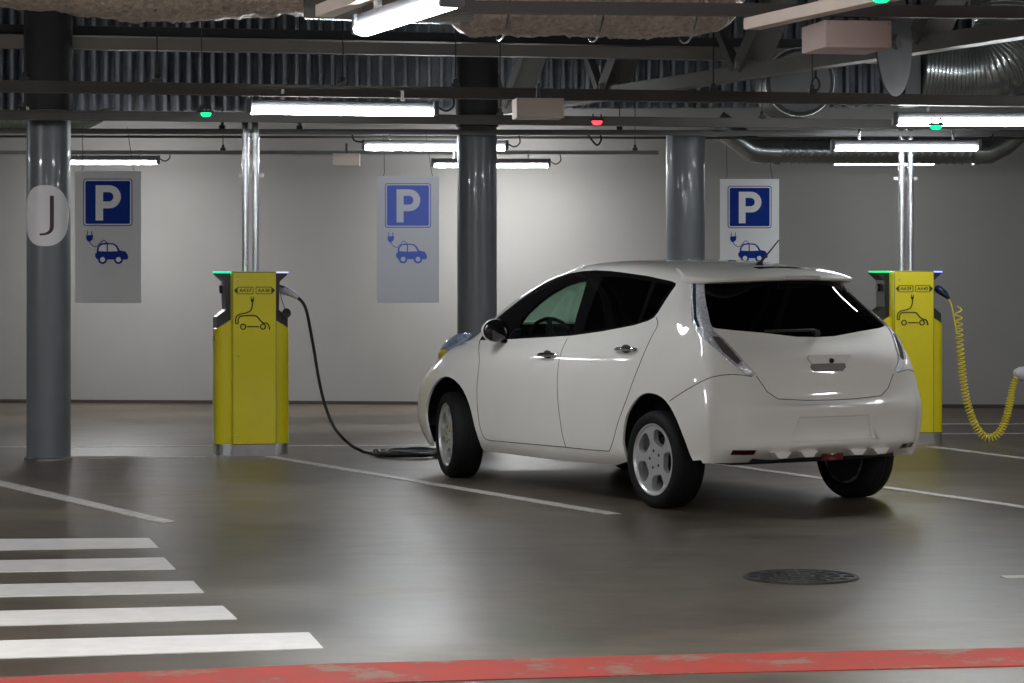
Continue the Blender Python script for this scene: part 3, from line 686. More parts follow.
b = MB(); b.tube(rr_([at(976,151.5,25),at(988,151,25),at(1003,144,25),at(1018,131,25),at(1050,118,25)]), .126, 32); b.build('elbow', M['duct'], e)
for px in (777,976):
    b = MB(); b.tube(rr_([at(px-3,151.2,25),at(px+3,151.2,25)]), .133, 32); b.build('joint_band', M['duct'], e)
e = empty('ceiling_ribbed_duct', at(30,122,24)); tag(e,'greenish ribbed duct with a tapered end behind the column marked J','duct')
b = MB(); ribbed(b, rr_([at(-60,121,24),at(0,121.5,24),at(70,121.5,24)]), .083, .06); b.build('ribbed_run', M['duct_green'], e)
b = MB(); b.tube(rr_([at(68,121.5,24),at(84,121.5,24),at(100,116,24),at(116,109,24)]), .083, 32, radii=[.088,.086,.06,.03]); b.build('tapered_end', M['duct_green'], e)
e = empty('ceiling_round_duct', at(800,82,20.3)); tag(e,'big dull round duct end behind the cable trays, above the spiral duct','duct')
b = MB(); b.lathe([(0,-.03),(.235,-.03),(.265,0),(.265,.9),(0,.9)],48,Matrix.Rotation(-PI/2,4,'X')); b.build('duct_body', M['duct_dull'], e)
b = MB(); b.lathe([(.262,0),(.272,0),(.272,.05),(.262,.05)],48,Matrix.Rotation(-PI/2,4,'X')); b.build('rim', M['duct'], e)
b = MB(); b.tube([(.12,-.05,.02),(.125,-.05,.32),(.12,-.05,.9)],.006,6); b.tube([(.12+.03*math.sin(t*PI/8),-.05,-.02+.05*math.cos(t*PI/8)) for t in range(17)],.006,6); b.build('hanger', M['dark_metal'], e)
e = empty('ceiling_duct_plate', at(893,42,16.5)); tag(e,'grey rounded plate hanging down behind the pinkish box','duct')
b = MB(); b.lathe([(0,0),(.345,0),(.345,.012),(0,.012)],64,Matrix.Rotation(math.radians(63),4,'Z') @ Matrix.Rotation(PI/2,4,'X')); b.build('plate', M['duct_dull'], e)
b = MB(); b.lathe([(0,.012),(.05,.012),(.05,.04),(0,.04)],24,Matrix.Rotation(math.radians(63),4,'Z') @ Matrix.Rotation(PI/2,4,'X')); b.build('hub', M['duct'], e)
e = empty('ceiling_flexible_duct', at(975,70,20.5)); tag(e,'wide bright spiral duct bending up at upper right','duct')
b = MB(); ribbed(b, [(-.42,0,.02),(-.1,0,.0),(.12,0,.04),(.25,.05,.22),(.28,.1,.5)], .27, .03, .008, 48); b.build('spiral_bend', M['duct'], e)
b = MB(); b.box((-.62,.1,0),(.05,.4,.5)); b.box((-.50,.1,-.02),(.12,.35,.52)); b.build('box_section', M['duct_dull'], e)
e = empty('ceiling_box_duct', (5.2,21.5,2.95)); tag(e,'dark rectangular duct at the upper right edge of the photo','duct')
b = MB(); b.box((0,0,.55),(1.9,1.0,1.1), bevel=.01); b.build('duct_body', M['col_dark'], e, False)
b = MB()
for zz in (.25,.75): b.box((0,-.51,zz),(1.92,.02,.02))
b.build('seam_rib', M['rail'], e, False)
# small loops of cable hanging from the rails
for (pts, lb) in (([(586,131),(591,139),(597,145),(601,140),(600,133)],'small loop of black cable hanging right of the middle column'),([(352,133),(354,140),(361,142),(364,140)],'small black cable tail beside the higher middle lamp')):
    e = empty('hanging_cable', at(*pts[0],22.0)); tag(e, lb, 'cable')
    b = MB(); b.tube(rr_(catmull([at(*p,22.0) for p in pts],6)), .009, 6); b.build('loop', M['cable'], e)
# ------------------------------------------------------------------ the car
YAW = math.radians(30.2)
fwv = Vector((-math.sin(YAW), math.cos(YAW), 0)); lfv = Vector((-math.cos(YAW), -math.sin(YAW), 0))
CO = Vector((.888,16.35,0))-.84*lfv
car = empty('car', CO, math.atan2(fwv.y, fwv.x)); tag(car, 'white five-door hatchback parked with its rear corner towards the camera', 'car')
def to_local(v): v = Vector(v)-CO; return Vector((v.dot(fwv), v.dot(lfv), v.z))
CAML = to_local((0,0,CAMH))
def pix_dir(px, py):
    d = Vector(((px-512)/F, 1, -(py-HZ)/F)); return Vector((d.dot(fwv), d.dot(lfv), d.z)).normalized()
def yplane(px, py, y): d = pix_dir(px,py); return CAML+d*((y-CAML.y)/d.y)

R_ = [  # rings from the lower lip to the roof; each from rear centre round the corner to nose centre
 [(-.68,0,.34),(-.67,.33,.335),(-.615,.57,.32),(-.555,.785,.32),(-.32,.835,.30),(0,.80,.25),(.4,.795,.24),(1,.79,.225),(1.6,.79,.22),(2.2,.79,.22),(2.7,.79,.22),(3.0,.77,.21),(3.28,.67,.20),(3.45,.50,.20),(3.54,.27,.20),(3.57,0,.20)],
 [(-.788,0,.420),(-.772,.34,.415),(-.712,.62,.405),(-.585,.80,.39),(-.33,.845,.36),(0,.855,.34),(.4,.842,.32),(1,.825,.305),(1.6,.825,.305),(2.2,.835,.31),(2.7,.85,.33),(3.03,.82,.33),(3.32,.72,.32),(3.5,.54,.32),(3.6,.29,.32),(3.63,0,.32)],
 [(-.775,0,.49),(-.760,.34,.49),(-.712,.63,.49),(-.592,.82,.485),(-.33,.867,.48),(0,.882,.47),(.4,.862,.45),(1,.845,.44),(1.6,.845,.44),(2.2,.852,.44),(2.7,.868,.45),(3.04,.835,.45),(3.34,.735,.44),(3.52,.55,.44),(3.63,.30,.44),(3.66,0,.44)],
 [(-.788,0,.61),(-.772,.34,.61),(-.718,.635,.60),(-.598,.828,.60),(-.33,.872,.60),(0,.888,.60),(.4,.872,.59),(1,.862,.58),(1.6,.862,.58),(2.2,.865,.58),(2.7,.875,.58),(3.04,.84,.58),(3.32,.735,.58),(3.51,.55,.58),(3.62,.30,.58),(3.65,0,.58)],
 [(-.784,0,.668),(-.766,.34,.670),(-.708,.625,.68),(-.59,.818,.69),(-.33,.868,.70),(0,.886,.70),(.4,.874,.69),(1,.867,.68),(1.6,.867,.68),(2.2,.868,.68),(2.7,.872,.68),(3.04,.83,.67),(3.29,.72,.66),(3.46,.54,.65),(3.57,.29,.65),(3.60,0,.65)],
 [(-.736,0,.706),(-.720,.34,.716),(-.680,.61,.77),(-.578,.800,.78),(-.33,.858,.79),(0,.880,.79),(.4,.872,.78),(1,.868,.77),(1.6,.868,.77),(2.2,.865,.77),(2.7,.855,.77),(3.02,.80,.76),(3.24,.69,.75),(3.38,.51,.74),(3.48,.28,.74),(3.51,0,.74)],
 [(-.700,0,.90),(-.685,.34,.90),(-.655,.60,.90),(-.55,.778,.90),(-.32,.835,.90),(0,.865,.90),(.4,.862,.89),(1,.86,.88),(1.6,.858,.88),(2.2,.85,.87),(2.67,.82,.86),(2.95,.75,.85),(3.15,.63,.84),(3.27,.47,.83),(3.36,.25,.83),(3.39,0,.83)],
 [(-.635,0,1.01),(-.62,.33,1.01),(-.585,.585,1.01),(-.485,.748,1.02),(-.285,.79,1.03),(0,.832,1.04),(.4,.835,1.01),(1,.835,.98),(1.6,.83,.965),(2.15,.81,.955),(2.58,.77,.95),(2.85,.69,.945),(3.0,.56,.945),(3.08,.42,.945),(3.13,.22,.95),(3.15,0,.95)],
 [(-.575,0,1.085),(-.555,.33,1.09),(-.505,.56,1.11),(-.40,.705,1.13),(-.22,.745,1.15),(0,.78,1.17),(.4,.795,1.11),(1,.798,1.06),(1.6,.788,1.03),(2.1,.768,1.01),(2.42,.735,1.01),(2.6,.655,1.015),(2.72,.52,1.03),(2.78,.38,1.04),(2.81,.2,1.045),(2.82,0,1.045)],
 [(-.49,0,1.24),(-.47,.32,1.24),(-.40,.51,1.25),(-.265,.625,1.26),(-.13,.685,1.27),(.05,.712,1.28),(.4,.725,1.27),(.95,.73,1.26),(1.45,.72,1.25),(1.95,.695,1.21),(2.16,.665,1.215),(2.28,.59,1.22),(2.37,.46,1.225),(2.41,.34,1.23),(2.44,.18,1.235),(2.45,0,1.24)],
 [(-.415,0,1.38),(-.385,.28,1.38),(-.285,.44,1.38),(-.145,.555,1.385),(-.04,.605,1.39),(.06,.635,1.41),(.4,.655,1.445),(.9,.665,1.465),(1.3,.66,1.445),(1.65,.64,1.395),(1.80,.61,1.385),(1.90,.54,1.385),(1.98,.42,1.39),(2.02,.31,1.395),(2.04,.16,1.40),(2.05,0,1.405)],
 [(-.36,0,1.455),(-.335,.27,1.45),(-.245,.415,1.445),(-.12,.515,1.45),(-.03,.555,1.455),(.08,.58,1.475),(.4,.60,1.508),(.85,.61,1.530),(1.2,.60,1.520),(1.45,.575,1.485),(1.56,.54,1.475),(1.64,.47,1.475),(1.70,.37,1.478),(1.73,.27,1.48),(1.75,.14,1.484),(1.76,0,1.486)],
 [(-.25,0,1.492),(-.24,.21,1.490),(-.18,.34,1.488),(-.09,.41,1.49),(0,.43,1.50),(.13,.44,1.515),(.4,.45,1.538),(.8,.45,1.558),(1.08,.44,1.552),(1.26,.41,1.535),(1.33,.38,1.53),(1.38,.32,1.528),(1.42,.25,1.525),(1.45,.18,1.525),(1.46,.09,1.527),(1.47,0,1.528)],
 [(-.05,0,1.525),(-.03,0,1.528),(.02,0,1.531),(.07,0,1.534),(.13,0,1.54),(.22,0,1.548),(.42,0,1.558),(.72,0,1.568),(.9,0,1.569),(1.0,0,1.566),(1.05,0,1.564),(1.08,0,1.562),(1.11,0,1.561),(1.13,0,1.56),(1.14,0,1.559),(1.15,0,1.559)]]
CT = np.array(R_)                                    # rings x columns x 3
def cr_(a, b_, c, d, t): return .5*((2*b_)+(c-a)*t+(2*a-5*b_+4*c-d)*t*t+(3*b_-a-3*c+d)*t**3)
sharp = np.array([.5,1,1,1,.9,.6,.3,.1,0,0,0,0,0,0])[:, None]   # the bumper corner is crisper than the glasshouse above it
ca_ = cr_(CT[:,1],CT[:,2],CT[:,3],CT[:,4],.68); cb_ = cr_(CT[:,2],CT[:,3],CT[:,4],CT[:,5],.32)
la_ = CT[:,2]*.32+CT[:,3]*.68; lb_ = CT[:,3]*.68+CT[:,4]*.32
CT = np.concatenate([CT[:,:3], (ca_*(1-sharp)+la_*sharp)[:,None], CT[:,3:4], (cb_*(1-sharp)+lb_*sharp)[:,None], CT[:,4:]], axis=1)
nr, nc = CT.shape[:2]
NV, NU = 8, 10
def bs(n, sub, mirror_lo, mirror_hi):
    """uniform cubic B-spline sampling matrix; ends mirrored (symmetry) or extended"""
    T = np.arange((n-1)*sub+1)/sub; A = np.zeros((len(T), n+2))
    for i, t in enumerate(T):
        k = min(int(t), n-2); u = t-k
        w = [(1-u)**3/6, (3*u**3-6*u*u+4)/6, (-3*u**3+3*u*u+3*u+1)/6, u**3/6]
        for j in range(4): A[i, k+j] += w[j]
    return A
def ext(P, axis, lo, hi):
    P = np.moveaxis(P, axis, 0); mir = np.array([1,-1,1])
    a = P[1]*mir if lo == 'm' else 2*P[0]-P[1]
    z = P[-2]*mir if hi == 'm' else 2*P[-1]-P[-2]
    return np.moveaxis(np.concatenate([a[None], P, z[None]]), 0, axis)
Ac, Ar = bs(nc, 1, 0, 0), bs(nr, 1, 0, 0)
Q = CT.copy()
for it in range(6):
    S = np.einsum('ij,jkl->ikl', Ar, ext(np.einsum('ij,kjl->kil', Ac, ext(Q,1,'m','m')), 0, 'e', 'm'))
    Q = Q + .75*(CT-S)
Acd, Ard = bs(nc, NU, 0, 0), bs(nr, NV, 0, 0)
G = np.einsum('ij,jkl->ikl', Ard, ext(np.einsum('ij,kjl->kil', Acd, ext(Q,1,'m','m')), 0, 'e', 'm'))
G[:, 0, 1] = 0; G[:, -1, 1] = 0; G[-1, :, 1] = 0
bm = bmesh.new(); uvl = {}
rows, cols = G.shape[:2]
VL = [[bm.verts.new(G[i,j]) for j in range(cols)] for i in range(rows)]
VR = [[(VL[i][j] if (j in (0, cols-1) or i == rows-1) else bm.verts.new(G[i,j]*np.array([1,-1,1]))) for j in range(cols)] for i in range(rows)]
TAG = bm.faces.layers.int.new('part'); CI = bm.faces.layers.float.new('ci'); RI = bm.faces.layers.float.new('ri')
for i in range(rows-1):
    for j in range(cols-1):
        for V, flip in ((VL, False), (VR, True)):
            vs_ = [V[i][j], V[i][j+1], V[i+1][j+1], V[i+1][j]]; vv = []
            for v in vs_:
                if v not in vv: vv.append(v)
            if len(vv) < 3: continue
            try: f = bm.faces.new(vv)
            except ValueError: continue
            f[CI] = j/NU; f[RI] = i/NV
bmesh.ops.remove_doubles(bm, verts=list(bm.verts), dist=1e-4)
bmesh.ops.recalc_face_normals(bm, faces=list(bm.faces))
cen = Vector((1.4,0,.9)); sm = sum(1 if (f.calc_center_median()-cen).dot(f.normal) > 0 else -1 for f in bm.faces)
if sm < 0: bmesh.ops.reverse_faces(bm, faces=list(bm.faces))
bm.normal_update()
BV = BVHTree.FromBMesh(bm)
bm.verts.index_update(); bm.faces.index_update()
V0 = [v.co.copy() for v in bm.verts]; N0 = [v.normal.copy() for v in bm.verts]; FV = [[v.index for v in f.verts] for f in bm.faces]
from mathutils.interpolate import poly_3d_calc as poly_w
def hit(px, py, ypl=.62):
    h = BV.ray_cast(CAML, pix_dir(px, py))
    return h[0] if h[0] is not None else yplane(px, py, ypl)
def inside(p, poly):
    x, y = p; c = False; n = len(poly)
    for i in range(n):
        x1, y1 = poly[i]; x2, y2 = poly[(i+1)%n]
        if (y1 > y) != (y2 > y) and x < (x2-x1)*(y-y1)/(y2-y1)+x1: c = not c
    return c
def cut(poly, A1, A2, filt, tagv, only=None, close=True):
    """slice the body along the polygon (given in the plane spanned by A1, A2) and tag the faces within"""
    A1, A2 = Vector(A1), Vector(A2)
    x0, x1 = min(p[0] for p in poly)-.05, max(p[0] for p in poly)+.05; y0, y1 = min(p[1] for p in poly)-.05, max(p[1] for p in poly)+.05
    work = set()
    for f in bm.faces:
        c = f.calc_center_median()
        if filt(c, f.normal) and x0 <= c.dot(A1) <= x1 and y0 <= c.dot(A2) <= y1: work.add(f)
    n = len(poly)
    for i in range(n if close else n-1):
        a, b_ = poly[i], poly[(i+1)%n]; dx, dy = b_[0]-a[0], b_[1]-a[1]; L_ = math.hypot(dx,dy)
        if L_ < 1e-6: continue
        lx0, lx1 = min(a[0],b_[0])-.004, max(a[0],b_[0])+.004; ly0, ly1 = min(a[1],b_[1])-.004, max(a[1],b_[1])+.004
        sel = []
        for f in work:
            us = [v.co.dot(A1) for v in f.verts]; vs_ = [v.co.dot(A2) for v in f.verts]
            if max(us) < lx0 or min(us) > lx1 or max(vs_) < ly0 or min(vs_) > ly1: continue
            sel.append(f)
        if not sel: continue
        geom = set(sel)
        for f in sel: geom.update(f.edges); geom.update(f.verts)
        no = A1*(-dy/L_)+A2*(dx/L_); co_ = A1*a[0]+A2*a[1]
        r = bmesh.ops.bisect_plane(bm, geom=list(geom), dist=2e-5, plane_co=co_, plane_no=no)
        for g in r['geom']:
            if isinstance(g, bmesh.types.BMFace): work.add(g)
        work = {f for f in work if f.is_valid}
    if tagv is not None:
        for f in work:
            c = f.calc_center_median()
            if inside((c.dot(A1), c.dot(A2)), poly) and (only is None or f[TAG] in only): f[TAG] = tagv
left = lambda c, n: c.y > .25 and n.y > .12
right = lambda c, n: c.y < -.25 and n.y < -.12
def side_cut(px, tagL, tagR, extra=None, only=None, ypl=.62):
    P_ = [hit(*p, ypl) for p in px]; poly = [(p.x, p.z) for p in P_]
    if extra: poly += extra
    cut(poly, (1,0,0), (0,0,1), left, tagL, only); cut(poly, (1,0,0), (0,0,1), right, tagR, only)
    return poly
def smooth2(poly, n=3, closed=True):
    out = []; N = len(poly)
    for i in range(N if closed else N-1):
        a, b_, c, d = (Vector(poly[(i+k)%N]) for k in (-1,0,1,2)) if closed else (Vector(poly[max(i-1,0)]), Vector(poly[i]), Vector(poly[i+1]), Vector(poly[min(i+2,N-1)]))
        for k in range(n):
            t = k/n; q = .5*((2*b_)+(c-a)*t+(2*a-5*b_+4*c-d)*t*t+(3*b_-a-3*c+d)*t**3); out.append((q.x,q.y))
    if not closed: out.append(tuple(poly[-1]))
    return out
T = dict(BODY=0, ARCH=99, DF=1, DR=2, FRAME=3, GF=4, GR=5, GQ=6, WS=7, RG=8, HATCH=9, BUMP=10, TL=11, TLE=12, PLATE=13, TLR=14)
# wheel arches
ra = smooth2([(629,466.6),(623.8,448),(622.9,435.9),(626.9,413.9),(637.8,397.4),(648.8,393),(662,397.4),(673,411.7),(684,438),(690.5,455.6),(696.7,467.7)], 3, False)
fa = smooth2([(432.5,443.7),(427,425),(426.2,407.6),(432.8,386.6),(445.2,376.2),(459.5,384.7),(469,403.7),(474.7,426.6),(481,446)], 3, False)
PA = [hit(*p) for p in ra]; ra2 = [(p.x,p.z) for p in PA]; ra2 = [(ra2[0][0],.1)]+ra2[:-2]+[(-.49,.335),(-.535,.26),(-.54,.1)]
PA = [hit(*p) for p in fa]; fa2 = [(p.x,p.z) for p in PA]; fa2 = [(fa2[0][0]+.02,.1)]+fa2+[(fa2[-1][0],.1)]
print('rear arch', [(round(a,2),round(b_,2)) for a,b_ in ra2]); print('front arch', [(round(a,2),round(b_,2)) for a,b_ in fa2])
for poly in (ra2, fa2):
    for flt in ((lambda c, n: c.y > .25), (lambda c, n: c.y < -.25)): cut(poly, (1,0,0), (0,0,1), flt, T['ARCH'])
# windows
dlo = [(479.6,340.3),(486,330),(497.8,317.3),(518.9,300.6),(541.7,284.8),(556,278),(570,273.4),(583,271),(595.7,270.2),(610,270.9),(623.8,272.5),(648.4,276),(672,281.2),(676,283.3),(675.6,285.8),(665.9,299.7),(658,312.5),(654,317.5),(648.4,320.8),(634.3,325.2),(602.7,331.3),(571,335.7),(550,337),(515,339)]
side_cut(dlo, T['FRAME'], T['FRAME'])
gf = [(519.5,327.5),(520.5,322),(527,313.5),(539,302.5),(552,293),(565,286),(577,281.8),(586.8,281),(583.5,293),(576.5,316),(573,329.5),(571,332.5),(545,335),(520,336)]
side_cut(gf, T['GF'], T['GF'])
gr = [(603,276.5),(624,277.3),(652,281.5),(645,302),(637.5,322),(618,326.5),(590,330.5),(583,331),(588,315),(596,292)]
side_cut(gr, T['GR'], T['GR'])
gq = [(656.5,282.6),(672.5,285),(662,300),(654.5,314),(648,318.5),(641.5,320.5),(649,301)]
side_cut(gq, T['GQ'], T['GQ'])
# doors
df = [(565.6,343.6),(559.3,360),(557.4,388.5),(559.3,413),(562,432),(566,447.3),(530,444),(500,441.3),(488,439.9),(482.3,434),(479,420),(477,388.5),(479.4,360),(479.9,340.4),(515,339.2),(550,337.2),(569,335.9)]
side_cut(df, T['DF'], T['DF'], only={0})
dr = [(565.6,343.6),(569,335.8),(602.7,331.4),(634.3,325.3),(648.4,320.9),(655.5,316.8),(657.6,325),(651,338.3),(641.3,360),(637.4,370),(626.9,398.5),(618,422.7),(612.6,442.5),(609.3,451.2),(590,449.8),(566,447.3),(562,432),(559.3,413),(557.4,388.5),(559.3,360)]
side_cut(dr, T['DR'], T['DR'], only={0})
# windscreen: by position on the surface
for f in bm.faces:
    if f[TAG] == 0 and f[CI] > 12.9 and 8.25 < f[RI] < 10.85: f[TAG] = T['WS']
# rear corner pieces, cut along a slanting view direction
def slant_cut(px, tagv, only=None, smoothn=0):
    poly = None
    P_ = [hit(*p) for p in px]
    s2 = math.sqrt(.5)
    pl = [((p.x+p.y)*s2, p.z) for p in P_]
    if smoothn: pl = smooth2(pl, smoothn)
    cut(pl, (s2,s2,0), (0,0,1), lambda c, n: c.y > .1 and c.x < .6 and (n.x*-s2+n.y*s2) > .1, tagv, only)
    cut(pl, (s2,-s2,0), (0,0,1), lambda c, n: c.y < -.1 and c.x < .6 and (n.x*-s2-n.y*s2) > .1, tagv, only)
tlo = [(692,281),(691.6,300),(692.6,322),(697,332.5),(711,345.7),(733.9,366),(746,374.5),(752,376.3),(756,374.2),(747,366),(735,352),(723.4,339.6),(714,332),(710.4,324),(707,308),(705,295),(704,281)]
slant_cut(tlo, T['TL'])
tle = [(693.2,283),(693.4,300),(694.5,320),(698.5,328.5),(700.5,327.5),(697.5,318),(696.6,300),(696.6,283)]
slant_cut(tle, T['TLE'], {T['TL']})
slant_cut([(712,337),(719,337.5),(731,350),(741,362),(737,365),(722,352)], T['TLR'], {T['TL']})
# rear glass, tailgate, bumper, number plate recess
rear = lambda c, n: c.x < .1 and n.x < -.05
def rear_cut(px, tagv, only=None, centre=None, mirror=True):
    P_ = [hit(*p) for p in px]; h = [(p.y, p.z) for p in P_]
    print('rear', tagv, [(round(a,2),round(b_,2)) for a,b_ in h])
    if mirror: poly = h+[(-y, z) for y, z in reversed(h)]
    else: poly = h
    cut(poly, (0,1,0), (0,0,1), rear, tagv, only); return poly
p_ = hit(760,332.5); q_ = hit(710.6,326.5); tp = hit(705,282.5)
rgp = [(tp.y,tp.z),(hit(706.5,305).y,hit(706.5,305).z),(q_.y,q_.z),(hit(716,328.5).y, hit(716,328.5).z),(hit(735,330.5).y, hit(735,330.5).z),(p_.y,p_.z),(.14,1.083),(0,1.08)]
rgp = rgp+[(-y,z) for y,z in reversed(rgp[:-1])]
print('rearglass', [(round(a,2),round(b_,2)) for a,b_ in rgp])
rgp = [(rgp[0][0], 1.47)]+rgp+[(-rgp[0][0],1.47)]
cut(rgp, (0,1,0), (0,0,1), lambda c, n: c.x < .1 and n.x < -.05 and c.z < 1.44, T['RG'], {0})
hb = [hit(*p) for p in [(757,376),(767,391.6),(778,399)]]; hb = [(p.y,p.z) for p in hb]
hp = [(.66,1.50),(.66,1.0),(hb[0][0]+.01,hb[0][1]+.01)]+hb+[(.2,.697),(0,.694)]
print('hatch', [(round(a,2),round(b_,2)) for a,b_ in hb])
hp = hp+[(-y,z) for y,z in reversed(hp[:-1])]
cut(hp, (0,1,0), (0,0,1), lambda c, n: c.x < -.02 and n.x < -.25 and c.z < 1.46, T['HATCH'], {0})
# bumper seam: from the arch up to the lamp tip
sp = [hit(*p) for p in [(669.7,401),(688,389),(708,378.5),(730,374.5),(752,376.5)]]; s2 = math.sqrt(.5)
sq = [((p.x+p.y)*s2, p.z) for p in sp]
bp_ = sq+[(-.2,.80),(-.7,.75),(-.7,.1),(sq[0][0]+.03,.1)]
slp = lambda c, n: c.y > -.02 and c.x < -.0 and c.z < .9
slr = lambda c, n: c.y < .02 and c.x < -.0 and c.z < .9
cut(bp_, (s2,s2,0), (0,0,1), slp, T['BUMP'], {0}); cut(bp_, (s2,-s2,0), (0,0,1), slr, T['BUMP'], {0})
for f in bm.faces:
    if f[TAG] == 0:
        c = f.calc_center_median()
        if c.x < -.42 and c.z < .86 and abs(c.y) < .68: f[TAG] = T['BUMP']
pp = [hit(*p) for p in [(799,416.2),(787.5,444.2)]]; pw = [(.275,.602),(.345,.432)]
cut([(.275,.602),(.345,.432),(-.345,.432),(-.275,.602)], (0,1,0), (0,0,1), rear, T['PLATE'], {T['BUMP'], 0})
pf = [f for f in bm.faces if f[TAG] == T['PLATE']]
r = bmesh.ops.inset_region(bm, faces=pf, thickness=.014, depth=-.010, use_boundary=True, use_even_offset=True)
for f in r['faces']: f[TAG] = T['BUMP']
pv = {v for f in bm.faces if f[TAG] == T['PLATE'] for v in f.verts}
for v in pv: v.co.x += .002+.034*max(0,(.60-v.co.z))/.17
for f in bm.faces:
    if f[TAG] == T['PLATE']: f[TAG] = T['BUMP']
bm.normal_update()
# seam paths gathered before splitting
def drape(pts, sgn=1, off=.0):
    out = []
    for p in pts:
        h = BV.find_nearest(Vector((p[0], p[1]*sgn, p[2]))); out.append(h[0]+h[1]*off)
    return out
seams = []
def seam_side(px):
    P_ = [hit(*p) for p in px]; P_ = catmull(P_, 5)
    for s in (1,-1): seams.append(drape([(p.x,p.y,p.z) for p in P_], s))
seam_side([(479.6,341),(479.4,360),(477,388.5),(478.5,417),(482.3,434),(488,439.9),(500,441.3),(530,444),(566,447.3),(590,449.8),(609.3,451.2)])
seam_side([(567,339),(565,343.6),(559.3,360),(557.4,388.5),(559.3,413),(562,432),(566,447.3)])
seam_side([(656.3,317.3),(657.6,325),(651,338.3),(641.3,360),(637.4,370),(626.9,398.5),(618,422.7),(612.6,442.5),(609.3,451.2)])
seam_side([(669.7,401),(688,389),(708,378.5),(730,374.5),(752,376.5)])
seam_side([(692,281),(694,276),(696,271.2)])
hs_ = [(hit(756,375.5).y, hit(756,375.5).z)]+hb[1:]+[(.2,.697),(0,.694)]
hs_ = hs_+[(-y,z) for y,z in reversed(hs_[:-1])]
sp_ = []
for (y, z), (y2, z2) in zip(hs_[:-1], hs_[1:]):
    for k in range(8):
        u = k/8; yy, zz = y+(y2-y)*u, z+(z2-z)*u
        h = BV.ray_cast(Vector((-2,yy,zz)), Vector((1,0,0)))
        if h[0]: sp_.append(h[0])
seams.append(sp_)
# split the shell into parts
def smooth_normal(p):
    h = BV.find_nearest(p); 
    if h[0] is None: return Vector((0,0,1))
    vids, = (FV[h[2]],); ws = poly_w([V0[i] for i in vids], h[0]); n = Vector()
    for i, w_ in zip(vids, ws): n += N0[i]*w_
    return n.normalized() if n.length > 1e-6 else h[1]
def take(tags, name, m, parent, cond=None, push=0.0, thick=.012, lining=True):
    nb = bm.copy(); tl = nb.faces.layers.int['part']
    dele = [f for f in nb.faces if not (f[tl] in tags and (cond is None or cond(f.calc_center_median())))]
    bmesh.ops.delete(nb, geom=dele, context='FACES')
    nb.verts.index_update(); vs_ = list(nb.verts); sn = [smooth_normal(v.co) for v in vs_]; n_ = len(vs_)
    disp = [(BV.find_nearest(v.co)[3] or 0) > .003 for v in vs_]
    co_ = [v.co+sn[i]*push for i, v in enumerate(vs_)]
    cI = [v.co+sn[i]*(push-thick) for i, v in enumerate(vs_)]
    faces = [[v.index for v in f.verts] for f in nb.faces]; rim = []
    for e in nb.edges:
        if len(e.link_faces) == 1:
            lp = e.link_loops[0]; a_, b_ = lp.vert.index, lp.link_loop_next.vert.index; rim.append([b_, a_, a_+n_, b_+n_])
    inner = [[i+n_ for i in reversed(f)] for f in faces]
    me = bpy.data.meshes.new(name); me.from_pydata([tuple(c) for c in co_+cI], [], faces+rim+inner)
    me.materials.append(m)
    if lining: me.materials.append(M['interior'])
    nf, nrm = len(faces), []
    me.update()
    for k, p in enumerate(me.polygons):
        p.use_smooth = True
        if k >= nf+len(rim) and lining: p.material_index = 1
        for vi in p.vertices:
            if k < nf: nrm.append(p.normal.copy() if disp[vi] else sn[vi])
            elif k < nf+len(rim): nrm.append(p.normal.copy())
            else: nrm.append(-sn[vi-n_])
    me.normals_split_custom_set([tuple(n) for n in nrm])
    nb.free()
    o = bpy.data.objects.new(name, me); C.objects.link(o); o.parent = parent
    return o
P = M['paint']
body = take({0}, 'body_shell', P, car, thick=.016)
L_ = lambda c: c.y > 0
Rr = lambda c: c.y < 0
take({T['WS']}, 'windscreen', M['glass_front'], car, thick=.004, lining=False)
hatch = take({T['HATCH']}, 'tailgate', P, car)
rgl = take({T['RG']}, 'rear_window', M['glass_dark'], hatch, thick=.004, lining=False)
bump = take({T['BUMP']}, 'rear_bumper', P, car)
